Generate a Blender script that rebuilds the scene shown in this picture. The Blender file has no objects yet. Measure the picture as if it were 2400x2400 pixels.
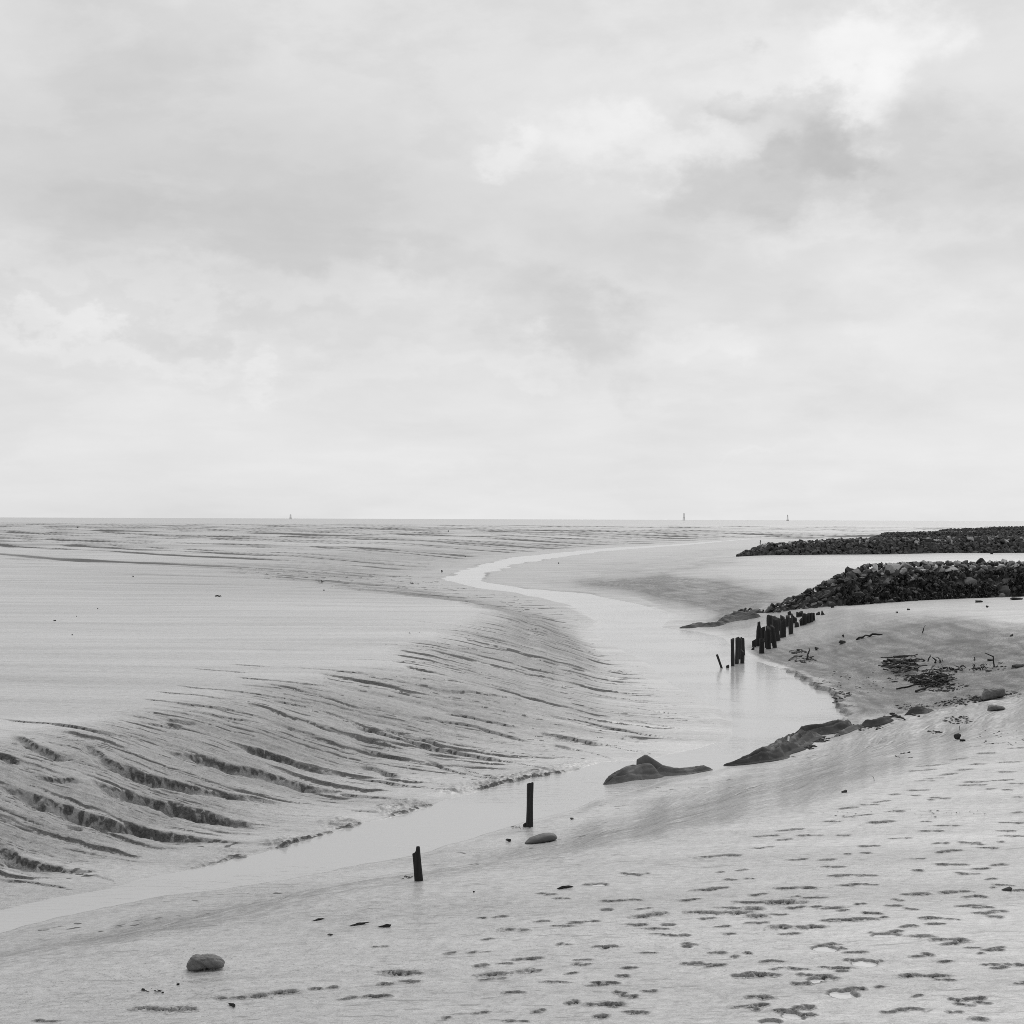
import bpy, bmesh, math, random
import numpy as np
from mathutils import Matrix, Vector

sc = bpy.context.scene
COL = sc.collection
random.seed(7)
rng = np.random.default_rng(7)

# ------------------------------------------------------------------ camera
HC = 5.0                       # eye height above the water of the creek
FPX = 3485.0                   # focal length in pixels of the 2400 px photograph
PITCH = math.atan(16.8 / FPX)  # horizon just below the middle
ROLL = math.atan(8.7 / 2400)
cam_d = bpy.data.cameras.new('camera')
cam_d.sensor_width = 36.0
cam_d.lens = FPX / 2400 * 36.0
cam_d.clip_start = 0.1
cam_d.clip_end = 90000
cam = bpy.data.objects.new('camera', cam_d)
COL.objects.link(cam)
CAM_R = (Matrix.Rotation(math.pi / 2 + PITCH, 3, 'X') @ Matrix.Rotation(ROLL, 3, 'Z'))
cam.matrix_world = Matrix.Translation((0, 0, HC)) @ CAM_R.to_4x4()
sc.camera = cam
CR = np.array(CAM_R)

# ------------------------------------------------------------------ light and exposure
SUN_EL, SUN_AZ = math.radians(40), math.radians(20)      # azimuth clockwise from +Y
sd = bpy.data.lights.new('sun', 'SUN')
sd.energy = 0.95
sd.angle = math.radians(35)
sd.color = (1.0, 0.985, 0.965)
sun = bpy.data.objects.new('sun', sd)
COL.objects.link(sun)
sun_dir = Vector((math.sin(SUN_AZ) * math.cos(SUN_EL), math.cos(SUN_AZ) * math.cos(SUN_EL), math.sin(SUN_EL)))
sun.rotation_euler = sun_dir.to_track_quat('Z', 'Y').to_euler()
sun.location = (0, 0, 60)

sc.view_settings.view_transform = 'Standard'
sc.view_settings.look = 'None'
sc.view_settings.exposure = 0.0
sc.view_settings.gamma = 1.0
sc.cycles.filter_width = 0.9
sc.cycles.use_denoising = False        # keep the fine grain of the mud


class NT:
    """small helper round a node tree"""
    def __init__(self, tree):
        self.t = tree
        self.n = tree.nodes
        for q in list(self.n):
            self.n.remove(q)

    def add(self, typ, **kw):
        nd = self.n.new(typ)
        for k, v in kw.items():
            if isinstance(k, str) and hasattr(nd, k):
                setattr(nd, k, v)
        return nd

    def put(self, sock, v):
        if hasattr(v, 'is_output'):
            self.t.links.new(v, sock)
        elif v is not None:
            sock.default_value = v

    def math(self, op, a, b=None, c=None, clamp=False):
        nd = self.n.new('ShaderNodeMath')
        nd.operation = op
        nd.use_clamp = clamp
        self.put(nd.inputs[0], a)
        if b is not None: self.put(nd.inputs[1], b)
        if c is not None: self.put(nd.inputs[2], c)
        return nd.outputs[0]

    def vmath(self, op, a, b=None, out=0):
        nd = self.n.new('ShaderNodeVectorMath')
        nd.operation = op
        self.put(nd.inputs[0], a)
        if b is not None: self.put(nd.inputs[1], b)
        return nd.outputs[out]

    def noise(self, vec, scale, detail=4, rough=0.5, distort=0.0, out='Fac'):
        nd = self.n.new('ShaderNodeTexNoise')
        self.put(nd.inputs['Vector'], vec)
        nd.inputs['Scale'].default_value = scale
        nd.inputs['Detail'].default_value = detail
        nd.inputs['Roughness'].default_value = rough
        nd.inputs['Distortion'].default_value = distort
        return nd.outputs[out]

    def smooth(self, v, a, b, lo=0.0, hi=1.0):
        nd = self.n.new('ShaderNodeMapRange')
        nd.interpolation_type = 'SMOOTHSTEP'
        self.put(nd.inputs[0], v)
        nd.inputs[1].default_value = a
        nd.inputs[2].default_value = b
        nd.inputs[3].default_value = lo
        nd.inputs[4].default_value = hi
        return nd.outputs[0]

    def mixf(self, f, a, b):
        nd = self.n.new('ShaderNodeMix')
        nd.data_type = 'FLOAT'
        self.put(nd.inputs[0], f); self.put(nd.inputs[2], a); self.put(nd.inputs[3], b)
        return nd.outputs[0]

    def scalevec(self, vec, s):
        nd = self.n.new('ShaderNodeMapping')
        self.put(nd.inputs['Vector'], vec)
        nd.inputs['Scale'].default_value = s
        return nd.outputs[0]

    def grey(self, v):
        nd = self.n.new('ShaderNodeCombineColor')
        for i in range(3): self.put(nd.inputs[i], v)
        return nd.outputs[0]


def px_dir(px, py):
    """unit ray of a pixel of the 2400 px photograph"""
    px = np.asarray(px, float); py = np.asarray(py, float)
    v = np.stack([(px - 1200) / FPX, (1200 - py) / FPX, -np.ones_like(px)], -1)
    v = v @ CR.T
    return v / np.linalg.norm(v, axis=-1, keepdims=True)


# ------------------------------------------------------------------ sky: Nishita light under a broken grey cloud deck
world = bpy.data.worlds.new("World")
sc.world = world
world.use_nodes = True
w = NT(world.node_tree)
wout = w.add('ShaderNodeOutputWorld')
wbg = w.add('ShaderNodeBackground')
wbg.inputs['Strength'].default_value = 0.1
w.t.links.new(wbg.outputs[0], wout.inputs[0])
sky = w.add('ShaderNodeTexSky')
sky.sky_type = 'NISHITA'
sky.sun_disc = False
sky.sun_elevation = SUN_EL
sky.sun_rotation = SUN_AZ
bw = w.add('ShaderNodeRGBToBW')
w.t.links.new(sky.outputs[0], bw.inputs[0])
tc = w.add('ShaderNodeTexCoord')
D = tc.outputs['Generated']
sep = w.add('ShaderNodeSeparateXYZ')
w.t.links.new(D, sep.inputs[0])
dx, dy, dz = sep.outputs
front = w.smooth(dy, -0.1, 0.3)
# a flat cloud deck seen in perspective
den = w.math('ADD', w.math('MAXIMUM', dz, 0.0), 0.16)
comb = w.add('ShaderNodeCombineXYZ')
w.put(comb.inputs[0], w.math('DIVIDE', dx, den))
w.put(comb.inputs[1], w.math('DIVIDE', dy, den))
comb.inputs[2].default_value = 0.37
deck = comb.outputs[0]
n_big = w.noise(deck, 0.75, 5, 0.5, 0.25)
n_mid = w.noise(deck, 2.0, 7, 0.55, 0.35)
fine = w.noise(w.scalevec(D, (1.0, 1.0, 1.6)), 17.0, 7, 0.58, 0.3)
fine2 = w.noise(w.scalevec(D, (1.0, 1.0, 2.2)), 7.0, 6, 0.55, 0.4)
# warp for the outlines of the placed clouds
wv = w.noise(w.scalevec(D, (1, 1, 1.5)), 10.0, 8, 0.60, 0.0, out='Color')
wv = w.vmath('SUBTRACT', wv, (0.5, 0.5, 0.5))
wsc = w.n.new('ShaderNodeVectorMath'); wsc.operation = 'SCALE'
w.put(wsc.inputs[0], wv); wsc.inputs['Scale'].default_value = 0.17
warp = w.vmath('ADD', D, wsc.outputs[0])
sw = w.add('ShaderNodeSeparateXYZ')
w.put(sw.inputs[0], warp)


def blob(px, py, rx, ry, amp, soft=(1.4, 0.4), ang=0.0):
    """a cloud or a gap centred where the photo shows it, as a direction in the sky (px of a 1932 px picture)"""
    k = 2400 / 1932
    d = px_dir(px * k, py * k)
    ax, az = rx * k / FPX, ry * k / FPX
    ca, sa = math.cos(ang), math.sin(ang)
    ex = w.math('SUBTRACT', sw.outputs[0], float(d[0]))
    ez = w.math('SUBTRACT', sw.outputs[2], float(d[2]))
    u = w.math('DIVIDE', w.math('ADD', w.math('MULTIPLY', ex, ca), w.math('MULTIPLY', ez, sa)), ax)
    v = w.math('DIVIDE', w.math('SUBTRACT', w.math('MULTIPLY', ez, ca), w.math('MULTIPLY', ex, sa)), az)
    r = w.math('SQRT', w.math('ADD', w.math('MULTIPLY', u, u), w.math('MULTIPLY', v, v)))
    m = w.smooth(r, soft[1], soft[0], 1.0, 0.0)
    m = w.math('MULTIPLY', m, front)
    return w.math('MULTIPLY', m, amp)


tone = 0.705
acc = w.math('MULTIPLY', w.math('SUBTRACT', n_big, 0.5), 0.22)
acc = w.math('ADD', acc, w.math('MULTIPLY', w.math('SUBTRACT', n_mid, 0.5), 0.20))
acc = w.math('ADD', acc, w.math('MULTIPLY', w.math('SUBTRACT', fine2, 0.5), 0.15))
acc = w.math('ADD', acc, w.math('MULTIPLY', w.math('SUBTRACT', fine, 0.5), 0.07))
BLOBS = [
    # px, py, rx, ry, amp, (outer, inner), tilt
    (380, 270, 640, 225, -0.050, (1.25, 0.5), -0.03),
    (300, 440, 560, 70, -0.030, (1.25, 0.4), -0.05),
    (1000, 570, 300, 80, -0.055, (1.2, 0.5), -0.35),
    (1130, 640, 130, 70, -0.035, (1.2, 0.4), 0),
    (1720, 320, 330, 110, -0.055, (1.2, 0.5), 0.1),
    (1330, 400, 330, 90, -0.045, (1.3, 0.4), 0.25),
    (200, 585, 420, 34, -0.035, (1.2, 0.5), -0.03),
    (1860, 120, 150, 170, -0.035, (1.3, 0.4), 0),
    (1520, 650, 150, 80, -0.04, (1.2, 0.4), 0.3),
    (1600, 760, 160, 30, -0.02, (1.3, 0.3), 0),
    (1190, 235, 270, 58, 0.085, (1.3, 0.1), 0.03),
    (1310, 240, 110, 60, 0.05, (1.3, 0.2), 0.0),
    (945, 235, 60, 40, 0.07, (1.3, 0.3), -0.7),
    (1620, 70, 170, 130, 0.12, (1.2, 0.5), 0.0),
    (1680, 180, 90, 70, 0.06, (1.3, 0.3), 0.3),
    (1400, 40, 330, 90, 0.07, (1.5, 0.0), 0),
    (1480, 235, 175, 90, -0.075, (1.2, 0.6), -0.3),
    (1355, 140, 45, 50, -0.06, (1.2, 0.5), 0),
    (1540, 190, 70, 50, -0.035, (1.2, 0.5), 0),
    (1440, 320, 230, 70, -0.05, (1.2, 0.5), 0.3),
    (230, 632, 280, 30, 0.05, (1.2, 0.3), 0.02),
    (620, 540, 300, 45, 0.03, (1.3, 0.3), 0.0),
    (480, 700, 80, 30, 0.05, (1.2, 0.3), 0),
    (760, 690, 420, 40, 0.03, (1.2, 0.4), 0),
    (1320, 650, 150, 45, 0.045, (1.2, 0.4), 0.1),
    (1800, 600, 220, 110, 0.04, (1.3, 0.3), 0),
    (1580, 440, 140, 55, 0.04, (1.2, 0.4), 0),
    (1780, 480, 200, 50, 0.03, (1.2, 0.3), 0),
    (1430, 882, 90, 14, 0.03, (1.3, 0.3), 0),
    (1000, 710, 120, 26, 0.03, (1.3, 0.3), 0),
]
for (bx, by, rx, ry, am, so, an) in BLOBS:
    acc = w.math('ADD', acc, blob(bx, by, rx, ry, am, so, an))
# broken edges of the middle layer
brk = w.smooth(w.noise(w.scalevec(D, (1.0, 1.0, 2.6)), 5.5, 9, 0.6, 0.2), 0.47, 0.56)
acc = w.math('ADD', acc, w.math('MULTIPLY', w.math('SUBTRACT', brk, 0.5), -0.035))
# brighter and plainer towards the horizon, brighter overhead where the cloud is thin under the sun
low = w.smooth(dz, 0.0, 0.16, 1.0, 0.0)
acc = w.math('MULTIPLY', acc, w.math('SUBTRACT', 1.0, w.math('MULTIPLY', low, 0.45)))
cloud = w.math('ADD', w.math('ADD', tone, acc), w.math('MULTIPLY', low, 0.045))
zen = w.smooth(dz, 0.36, 0.85)
cloud = w.math('MULTIPLY', cloud, w.math('ADD', 1.0, w.math('MULTIPLY', zen, 0.55)))
# Nishita daylight filtered by the deck: a tenth of it comes through as it is
nis = w.math('MULTIPLY', bw.outputs[0], 0.08)
# the side of the sky away from the veiled sun is duller
back = w.smooth(w.math('ADD', dy, w.math('MULTIPLY', dz, 0.3)), -0.5, 0.55, 0.5, 1.0)
lum = w.math('ADD', w.math('MULTIPLY', w.math('MULTIPLY', cloud, back), 9.4), nis)
w.put(wbg.inputs[0], w.grey(lum))

# ------------------------------------------------------------------ numpy noise
_perm = np.random.default_rng(11).permutation(256).astype(np.int32)
_perm = np.concatenate([_perm, _perm])
_ang = np.linspace(0, 2 * np.pi, 256, endpoint=False)
_gx, _gy = np.cos(_ang).astype(np.float32), np.sin(_ang).astype(np.float32)


def perlin(x, y):
    x = np.asarray(x, np.float32); y = np.asarray(y, np.float32)
    xi = np.floor(x); yi = np.floor(y)
    xf = x - xi; yf = y - yi
    xi = xi.astype(np.int32) & 255; yi = yi.astype(np.int32) & 255
    u = xf * xf * xf * (xf * (xf * 6 - 15) + 10); v = yf * yf * yf * (yf * (yf * 6 - 15) + 10)
    xj = (xi + 1) & 255; yj = (yi + 1) & 255

    def g(a, b, fx, fy):
        h = _perm[_perm[a] + b]
        return _gx[h] * fx + _gy[h] * fy
    n00 = g(xi, yi, xf, yf); n10 = g(xj, yi, xf - 1, yf)
    n01 = g(xi, yj, xf, yf - 1); n11 = g(xj, yj, xf - 1, yf - 1)
    a = n00 + u * (n10 - n00); b = n01 + u * (n11 - n01)
    return (a + v * (b - a)) * 1.5


def fbm(x, y, o=4, gain=0.5):
    s = 0; a = 1.0
    for i in range(o):
        s = s + a * perlin(x + 17.3 * i, y - 9.1 * i)
        x = x * 2.03; y = y * 2.03; a *= gain
    return s


def sstep(a, b, x):
    t = np.clip((x - a) / (b - a), 0, 1)
    return t * t * (3 - 2 * t)


# ------------------------------------------------------------------ the creek: water edges read off the photograph, laid on the level of the water
def px_plane(p, z=0.0):
    d = px_dir(p[0], p[1])
    t = (z - HC) / d[2]
    return (d[0] * t, d[1] * t)


LEFT = [  # x, y (2400 px), bank height, bank width
    (0, 2132, 1.45, 5.6), (400, 2050, 1.45, 6.2), (560, 2012, 1.45, 6.5), (745, 1963, 1.45, 7), (924, 1913, 1.4, 8), (1094, 1863, 1.4, 9),
    (1191, 1836, 1.4, 9.3), (1305, 1813, 1.4, 9.6), (1407, 1789, 1.4, 10), (1562, 1774, 1.4, 10.5), (1650, 1752, 1.4, 11),
    (1728, 1722, 1.4, 12), (1728, 1688, 1.4, 12), (1655, 1640, 1.4, 11.5), (1574, 1593, 1.4, 7.5), (1525, 1560, 1.4, 6.3), (1462, 1527, 1.35, 5.4),
    (1413, 1498, 1.3, 4.8), (1392, 1476, 1.2, 5), (1421, 1460, 1.0, 8), (1318, 1414, 0.8, 15), (1214, 1389, 0.7, 18), (1131, 1378, 0.7, 20),
    (1040, 1357, 0.8, 16), (1086, 1337, 0.9, 14), (1140, 1322, 1.0, 14), (1193, 1308, 1.0, 14), (1297, 1297, 1.0, 18),
    (1421, 1285, 1.0, 25), (1578, 1276, 0.9, 35), (1700, 1267, 0.9, 45), (1760, 1262, 0.9, 50)]
RIGHT = [
    (0, 2184, 1.0, 5.4), (178, 2140, 1.0, 5.4), (245, 2122, 1.0, 5.4), (348, 2109, 1.0, 5.4), (447, 2092, 1.0, 5.4), (538, 2080, 1.0, 5.4),
    (662, 2063, 1.0, 5.4), (800, 2037, 1.0, 5.4), (924, 2012, 1.0, 5.4), (1007, 1994, 1.0, 5.4), (1098, 1967, 1.0, 5.4), (1152, 1950, 1.0, 5.4),
    (1235, 1925, 1.0, 5.5), (1313, 1903, 1.0, 5.6), (1421, 1868, 1.0, 5.6), (1479, 1849, 1.05, 5.6), (1560, 1830, 1.1, 5.6), (1700, 1797, 1.15, 5.4),
    (1865, 1724, 1.2, 5.2), (1973, 1692, 1.2, 5), (1991, 1680, 1.35, 8), (1964, 1647, 1.4, 9.5), (1956, 1630, 1.4, 10), (1927, 1624, 1.4, 10),
    (1898, 1602, 1.4, 10), (1857, 1581, 1.4, 10), (1807, 1562, 1.35, 10), (1774, 1549, 1.3, 9.5), (1735, 1524, 1.25, 9), (1700, 1497, 1.05, 8),
    (1640, 1480, 0.9, 7), (1560, 1470, 0.7, 5.5), (1600, 1445, 0.8, 6), (1504, 1419, 1.0, 8), (1380, 1392, 1.05, 9), (1235, 1380, 1.0, 13),
    (1152, 1366, 0.75, 19), (1119, 1355, 0.6, 25), (1131, 1345, 0.6, 30), (1164, 1339, 0.6, 32), (1197, 1324, 0.6, 35), (1297, 1308, 0.65, 40),
    (1421, 1291, 0.7, 48), (1587, 1279, 0.8, 60), (1700, 1269, 0.8, 70), (1760, 1263.5, 0.8, 70)]
LW = [(*px_plane(p), p[2], p[3]) for p in LEFT]
RW = [(*px_plane(p), p[2], p[3]) for p in RIGHT]
LW = [(LW[0][0] - 30, LW[0][1] - 24, 1.45, 5.6)] + LW
RW = [(RW[0][0] - 30, RW[0][1] - 24, 1.0, 5.4)] + RW
POLY = np.array(LW + RW[::-1], np.float32)
SIDE = np.array([0] * (len(LW) - 1) + [0] + [1] * (len(RW) - 1) + [1], np.int8)
A = POLY
B = np.roll(POLY, -1, 0)
SIDE[-1] = 1      # the closing piece far off to the left


def creek(x, y):
    """signed distance to the water's edge (negative in the water), side, height and width of the bank there"""
    x = np.asarray(x, np.float32).ravel(); y = np.asarray(y, np.float32).ravel()
    n = x.size
    best = np.full(n, 1e9, np.float32); ht = np.zeros(n, np.float32); wd = np.ones(n, np.float32)
    hs = np.zeros(n, np.float32); ws = np.zeros(n, np.float32); wt = np.zeros(n, np.float32)
    side = np.zeros(n, np.int8); par = np.zeros(n, bool)
    for i in range(len(A)):
        ax, ay, ah, aw = A[i]; bx, by, bh, bw_ = B[i]
        ex, ey = bx - ax, by - ay
        L2 = ex * ex + ey * ey
        t = np.clip(((x - ax) * ex + (y - ay) * ey) / L2, 0, 1)
        qx = x - ax - t * ex; qy = y - ay - t * ey
        d2 = qx * qx + qy * qy
        m = d2 < best
        best = np.where(m, d2, best)
        side = np.where(m, SIDE[i], side)
        if i not in (len(LW) - 1,):
            g = math.sqrt(L2) / (d2 * d2 + 1e-3)          # smooth blend of the bank's shape
            hs += g * (ah + t * (bh - ah)); ws += g * (aw + t * (bw_ - aw)); wt += g
        c = (ay > y) != (by > y)
        if abs(ey) > 1e-9:
            par ^= c & (x < ax + (y - ay) * ex / ey)
    d = np.sqrt(best)
    return np.where(par, -d, d), side, hs / wt, ws / wt


def base_height(x, y):
    """banks and flats without the rills: z, distance to water, side"""
    r = np.hypot(x, y)
    # the edge wanders a little
    k = np.clip(r / 30, 0.6, 4)
    jx = 0.16 * k * fbm(x / (1.3 * k), y / (1.3 * k), 3); jy = 0.16 * k * fbm(x / (1.3 * k) + 40, y / (1.3 * k) + 7, 3)
    d, side, h, wdt = creek(x + jx, y + jy)
    jag = sstep(6, 9, x) * sstep(34, 38, y) * (1 - sstep(48, 54, y))
    d = d + jag * 0.22 * fbm(x * 1.7, y * 1.7, 3)
    toe = 0.12 * (1 - 0.8 * (side == 1) * sstep(34, 37, y) * (1 - sstep(60, 75, y)))
    t = np.clip((d - toe * wdt) / ((1 - toe) * wdt), 0, 1)
    prof = t * t * (3 - 2 * t)
    z = h * (0.88 * prof + 0.12 * np.clip(d / wdt, 0, 1))
    ex = np.maximum(d - 0.75 * wdt, 0)
    zr = 0.75 * (1 - np.exp(-ex * 0.055 / 0.75)) * np.where(y > 95, 0.55, 1.0)
    zl = 0.25 * (1 - np.exp(-ex * 0.01 / 0.25))
    z = z + np.where(side == 1, zr, zl)
    z = np.where(d < 0, -0.35 * (1 - np.exp(d * 1.2)) , z + 0.012 * sstep(0, 0.5, d))
    # ground climbs to the dike the photographer stands on
    z = z + sstep(9.5, 1.0, r) * 1.5 * np.where(y < 14, 1, 0)
    return z, d, side, t


def base_z(x, y):
    return base_height(np.asarray(x, np.float32).ravel(), np.asarray(y, np.float32).ravel())[0]


def hit(px, py, zf=base_z):
    """where the ray of a photo pixel meets the ground"""
    d = px_dir(px, py)
    ts = np.geomspace(6, 1500, 1600)
    P = np.array([0, 0, HC]) + ts[:, None] * d
    f = P[:, 2] - zf(P[:, 0], P[:, 1])
    k = np.argmax(f < 0)
    if f[k] >= 0:
        return None
    a, b = ts[max(k - 1, 0)], ts[k]
    tt = np.linspace(a, b, 40)
    P = np.array([0, 0, HC]) + tt[:, None] * d
    f = P[:, 2] - zf(P[:, 0], P[:, 1])
    j = int(np.argmax(f < 0)) if (f < 0).any() else 39
    return P[j]


# ------------------------------------------------------------------ rills and gullies, traced on the photograph and laid on the bank
S4 = 800 / 1932
R1, R2, R4, R5 = (0, 1200), (800, 1200), (0, 1650), (800, 1650)
RILLS = [  # region, width m, depth m, points
    (R4, .55, .34, [(-160, 440), (0, 470), (80, 505), (250, 560), (400, 615), (560, 660), (750, 705), (900, 742), (1050, 772), (1250, 788), (1450, 803), (1600, 822)]),
    (R4, .62, .36, [(440, 452), (560, 480), (700, 520), (850, 565), (1060, 610), (1200, 645), (1350, 685), (1440, 712)]),
    (R4, .45, .24, [(60, 170), (180, 235), (300, 295), (400, 315)]),
    (R4, .5, .24, [(400, 195), (520, 265), (600, 340), (700, 380), (800, 410), (950, 460), (1150, 500), (1300, 520), (1480, 550), (1620, 572)]),
    (R4, .6, .26, [(850, 240), (950, 280), (1100, 310), (1250, 350), (1430, 390), (1550, 425), (1660, 462), (1780, 485), (1932, 512)]),
    (R4, .5, .22, [(1300, 205), (1420, 245), (1560, 290), (1700, 345), (1860, 385), (1980, 405)]),
    (R4, .14, .09, [(-60, 72), (0, 80), (130, 98), (250, 105), (420, 130), (600, 160), (720, 195), (850, 230)]),
    (R4, .5, .30, [(-200, 760), (-80, 800), (0, 840), (80, 885), (200, 918), (350, 948), (480, 978), (660, 1028)]),
    (R4, .18, .09, [(-100, 975), (0, 985), (150, 1002), (300, 1037), (450, 1062)]),
    (R4, .3, .2, [(-80, 270), (0, 295), (60, 325), (130, 350)]),
    (R4, .16, .09, [(350, 695), (420, 708), (490, 722)]),
    (R4, .15, .08, [(720, 92), (900, 118), (1040, 126)]),
    (R4, .22, .1, [(140, 400), (260, 425), (380, 440), (480, 452)]),
    (R4, .12, .06, [(330, 940), (450, 950), (570, 955)]),
    (R4, .2, .09, [(160, 1018), (260, 1030), (400, 1052)]),
    (R4, .25, .12, [(900, 75), (1010, 95), (1130, 115)]),
    (R1, .10, .08, [(960, 978), (1150, 1000), (1400, 1022), (1600, 1052), (1850, 1082)]),
    (R1, .12, .09, [(760, 1053), (1000, 1080), (1200, 1106), (1400, 1130)]),
    (R1, .12, .09, [(980, 1116), (1200, 1140), (1440, 1178)]),
    (R1, .10, .07, [(850, 1013), (1000, 1026), (1200, 1047), (1380, 1065)]),
    (R1, .14, .10, [(1300, 932), (1500, 950), (1700, 970), (1932, 992)]),
    (R1, .09, .07, [(1270, 858), (1420, 868), (1560, 878)]),
    (R1, .12, .09, [(1630, 878), (1760, 888), (1900, 900), (2100, 915)]),
    (R1, .09, .07, [(1790, 922), (1932, 940), (2100, 958)]),
    (R1, .16, .1, [(240, 1193), (420, 1220), (560, 1246), (720, 1285)]),
    (R1, .16, .11, [(920, 1183), (980, 1197), (1050, 1214)]),
    (R1, .16, .1, [(840, 1203), (960, 1216), (1060, 1225)]),
    (R1, .12, .08, [(1570, 1203), (1700, 1240), (1820, 1275)]),
    (R1, .12, .08, [(1500, 1062), (1620, 1078), (1760, 1098)]),
    (R1, .10, .07, [(1060, 885), (1250, 900), (1450, 915)]),
    (R1, .10, .06, [(1320, 975), (1480, 985), (1700, 1005)]),
    (R2, .2, .15, [(-60, 1170), (0, 1185), (150, 1225), (350, 1280), (600, 1345), (750, 1385), (900, 1408), (1100, 1442)]),
    (R2, .22, .15, [(340, 1145), (430, 1162), (600, 1190), (760, 1212), (860, 1250), (1000, 1285), (1080, 1302)]),
    (R2, .2, .14, [(1090, 1136), (1220, 1165), (1400, 1195), (1550, 1230), (1750, 1265), (1932, 1288)]),
    (R2, .2, .14, [(1040, 1238), (1140, 1255), (1300, 1280), (1500, 1318), (1600, 1347), (1840, 1388)]),
    (R2, .22, .16, [(1135, 1306), (1240, 1325), (1350, 1348), (1430, 1370), (1500, 1392), (1575, 1422)]),
    (R2, .12, .07, [(420, 983), (650, 1015), (900, 1050), (1050, 1070)]),
    (R2, .15, .10, [(1100, 966), (1250, 990), (1450, 1030), (1600, 1056), (1745, 1077)]),
    (R2, .14, .09, [(1470, 1088), (1650, 1112), (1800, 1136), (1960, 1155)]),
    (R2, .16, .11, [(1570, 1018), (1700, 1036), (1820, 1055), (1960, 1072)]),
    (R2, .14, .09, [(1180, 1096), (1400, 1147), (1600, 1182), (1800, 1212), (1960, 1236)]),
    (R2, .2, .10, [(540, 1126), (680, 1148), (870, 1192), (1050, 1225)]),
    (R2, .10, .06, [(-60, 826), (200, 840), (400, 850), (650, 872), (850, 915), (1040, 957)]),
    (R2, .10, .07, [(320, 878), (420, 886), (530, 896)]),
    (R2, .12, .06, [(90, 738), (350, 750), (560, 765), (800, 780)]),
    (R2, .10, .05, [(390, 618), (600, 640), (820, 662)]),
    (R2, .12, .09, [(1490, 886), (1640, 915), (1740, 928)]),
    (R2, .12, .09, [(1490, 917), (1650, 947)]),
    (R2, .10, .06, [(250, 930), (500, 955), (700, 985)]),
    (R2, .10, .06, [(600, 700), (900, 745), (1200, 810)]),
    (R2, .10, .06, [(700, 640), (1000, 690), (1300, 760)]),
    (R2, .10, .06, [(900, 640), (1200, 690), (1450, 770)]),
    (R2, .10, .06, [(900, 860), (1200, 905), (1400, 945)]),
    (R5, .42, .28, [(60, 342), (120, 350), (180, 362), (250, 395), (330, 418)]),
    (R5, .2, .12, [(-60, 395), (0, 405), (200, 437), (350, 462), (500, 478), (640, 498), (705, 512)]),
    (R5, .24, .13, [(-60, 500), (0, 512), (120, 527), (220, 537), (380, 548)]),
    (R5, .24, .16, [(-40, 92), (0, 105), (200, 155), (330, 190), (500, 240), (620, 270), (750, 290), (900, 318), (1050, 348), (1220, 392)]),
    (R5, .24, .13, [(430, 305), (560, 345), (640, 387), (800, 422), (945, 445)]),
    (R5, .12, .08, [(650, 366), (800, 402), (930, 432)]),
    (R5, .12, .07, [(340, 428), (480, 447), (600, 462)]),
    (R5, .12, .07, [(0, 605), (120, 612), (250, 623)]),
    (R5, .12, .06, [(60, 230), (250, 285), (420, 330)]),
    (R5, .24, .11, [(200, 120), (330, 160), (480, 205), (600, 240)]),
]
RILL_W = []
for (o, wd_, dp, pts) in RILLS:
    P = []
    for (a, b) in pts:
        h_ = hit(o[0] + a * S4, o[1] + b * S4)
        if h_ is not None: P.append(h_[:2])
    if len(P) < 2: continue
    P = np.array(P)
    # resample and let it meander
    seg = np.hypot(*np.diff(P, axis=0).T); s = np.concatenate([[0], np.cumsum(seg)])
    m = max(6, int(s[-1] / 0.16))
    u = np.linspace(0, s[-1], m)
    Q = np.stack([np.interp(u, s, P[:, 0]), np.interp(u, s, P[:, 1])], 1)
    ke = np.array([1, 2, 3, 2, 1.]) / 9
    for c in range(2):
        pad = np.pad(Q[:, c], 2, mode='edge')
        Q[:, c] = np.convolve(pad, ke, 'valid')
    Q[:, 1] += 0.05 * fbm(u * 1.3 + 31 * len(RILL_W), u * 0 + 3.3, 3) + 0.03 * perlin(u * 5, u * 0 + len(RILL_W))
    RILL_W.append((Q, u, wd_, dp))


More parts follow.
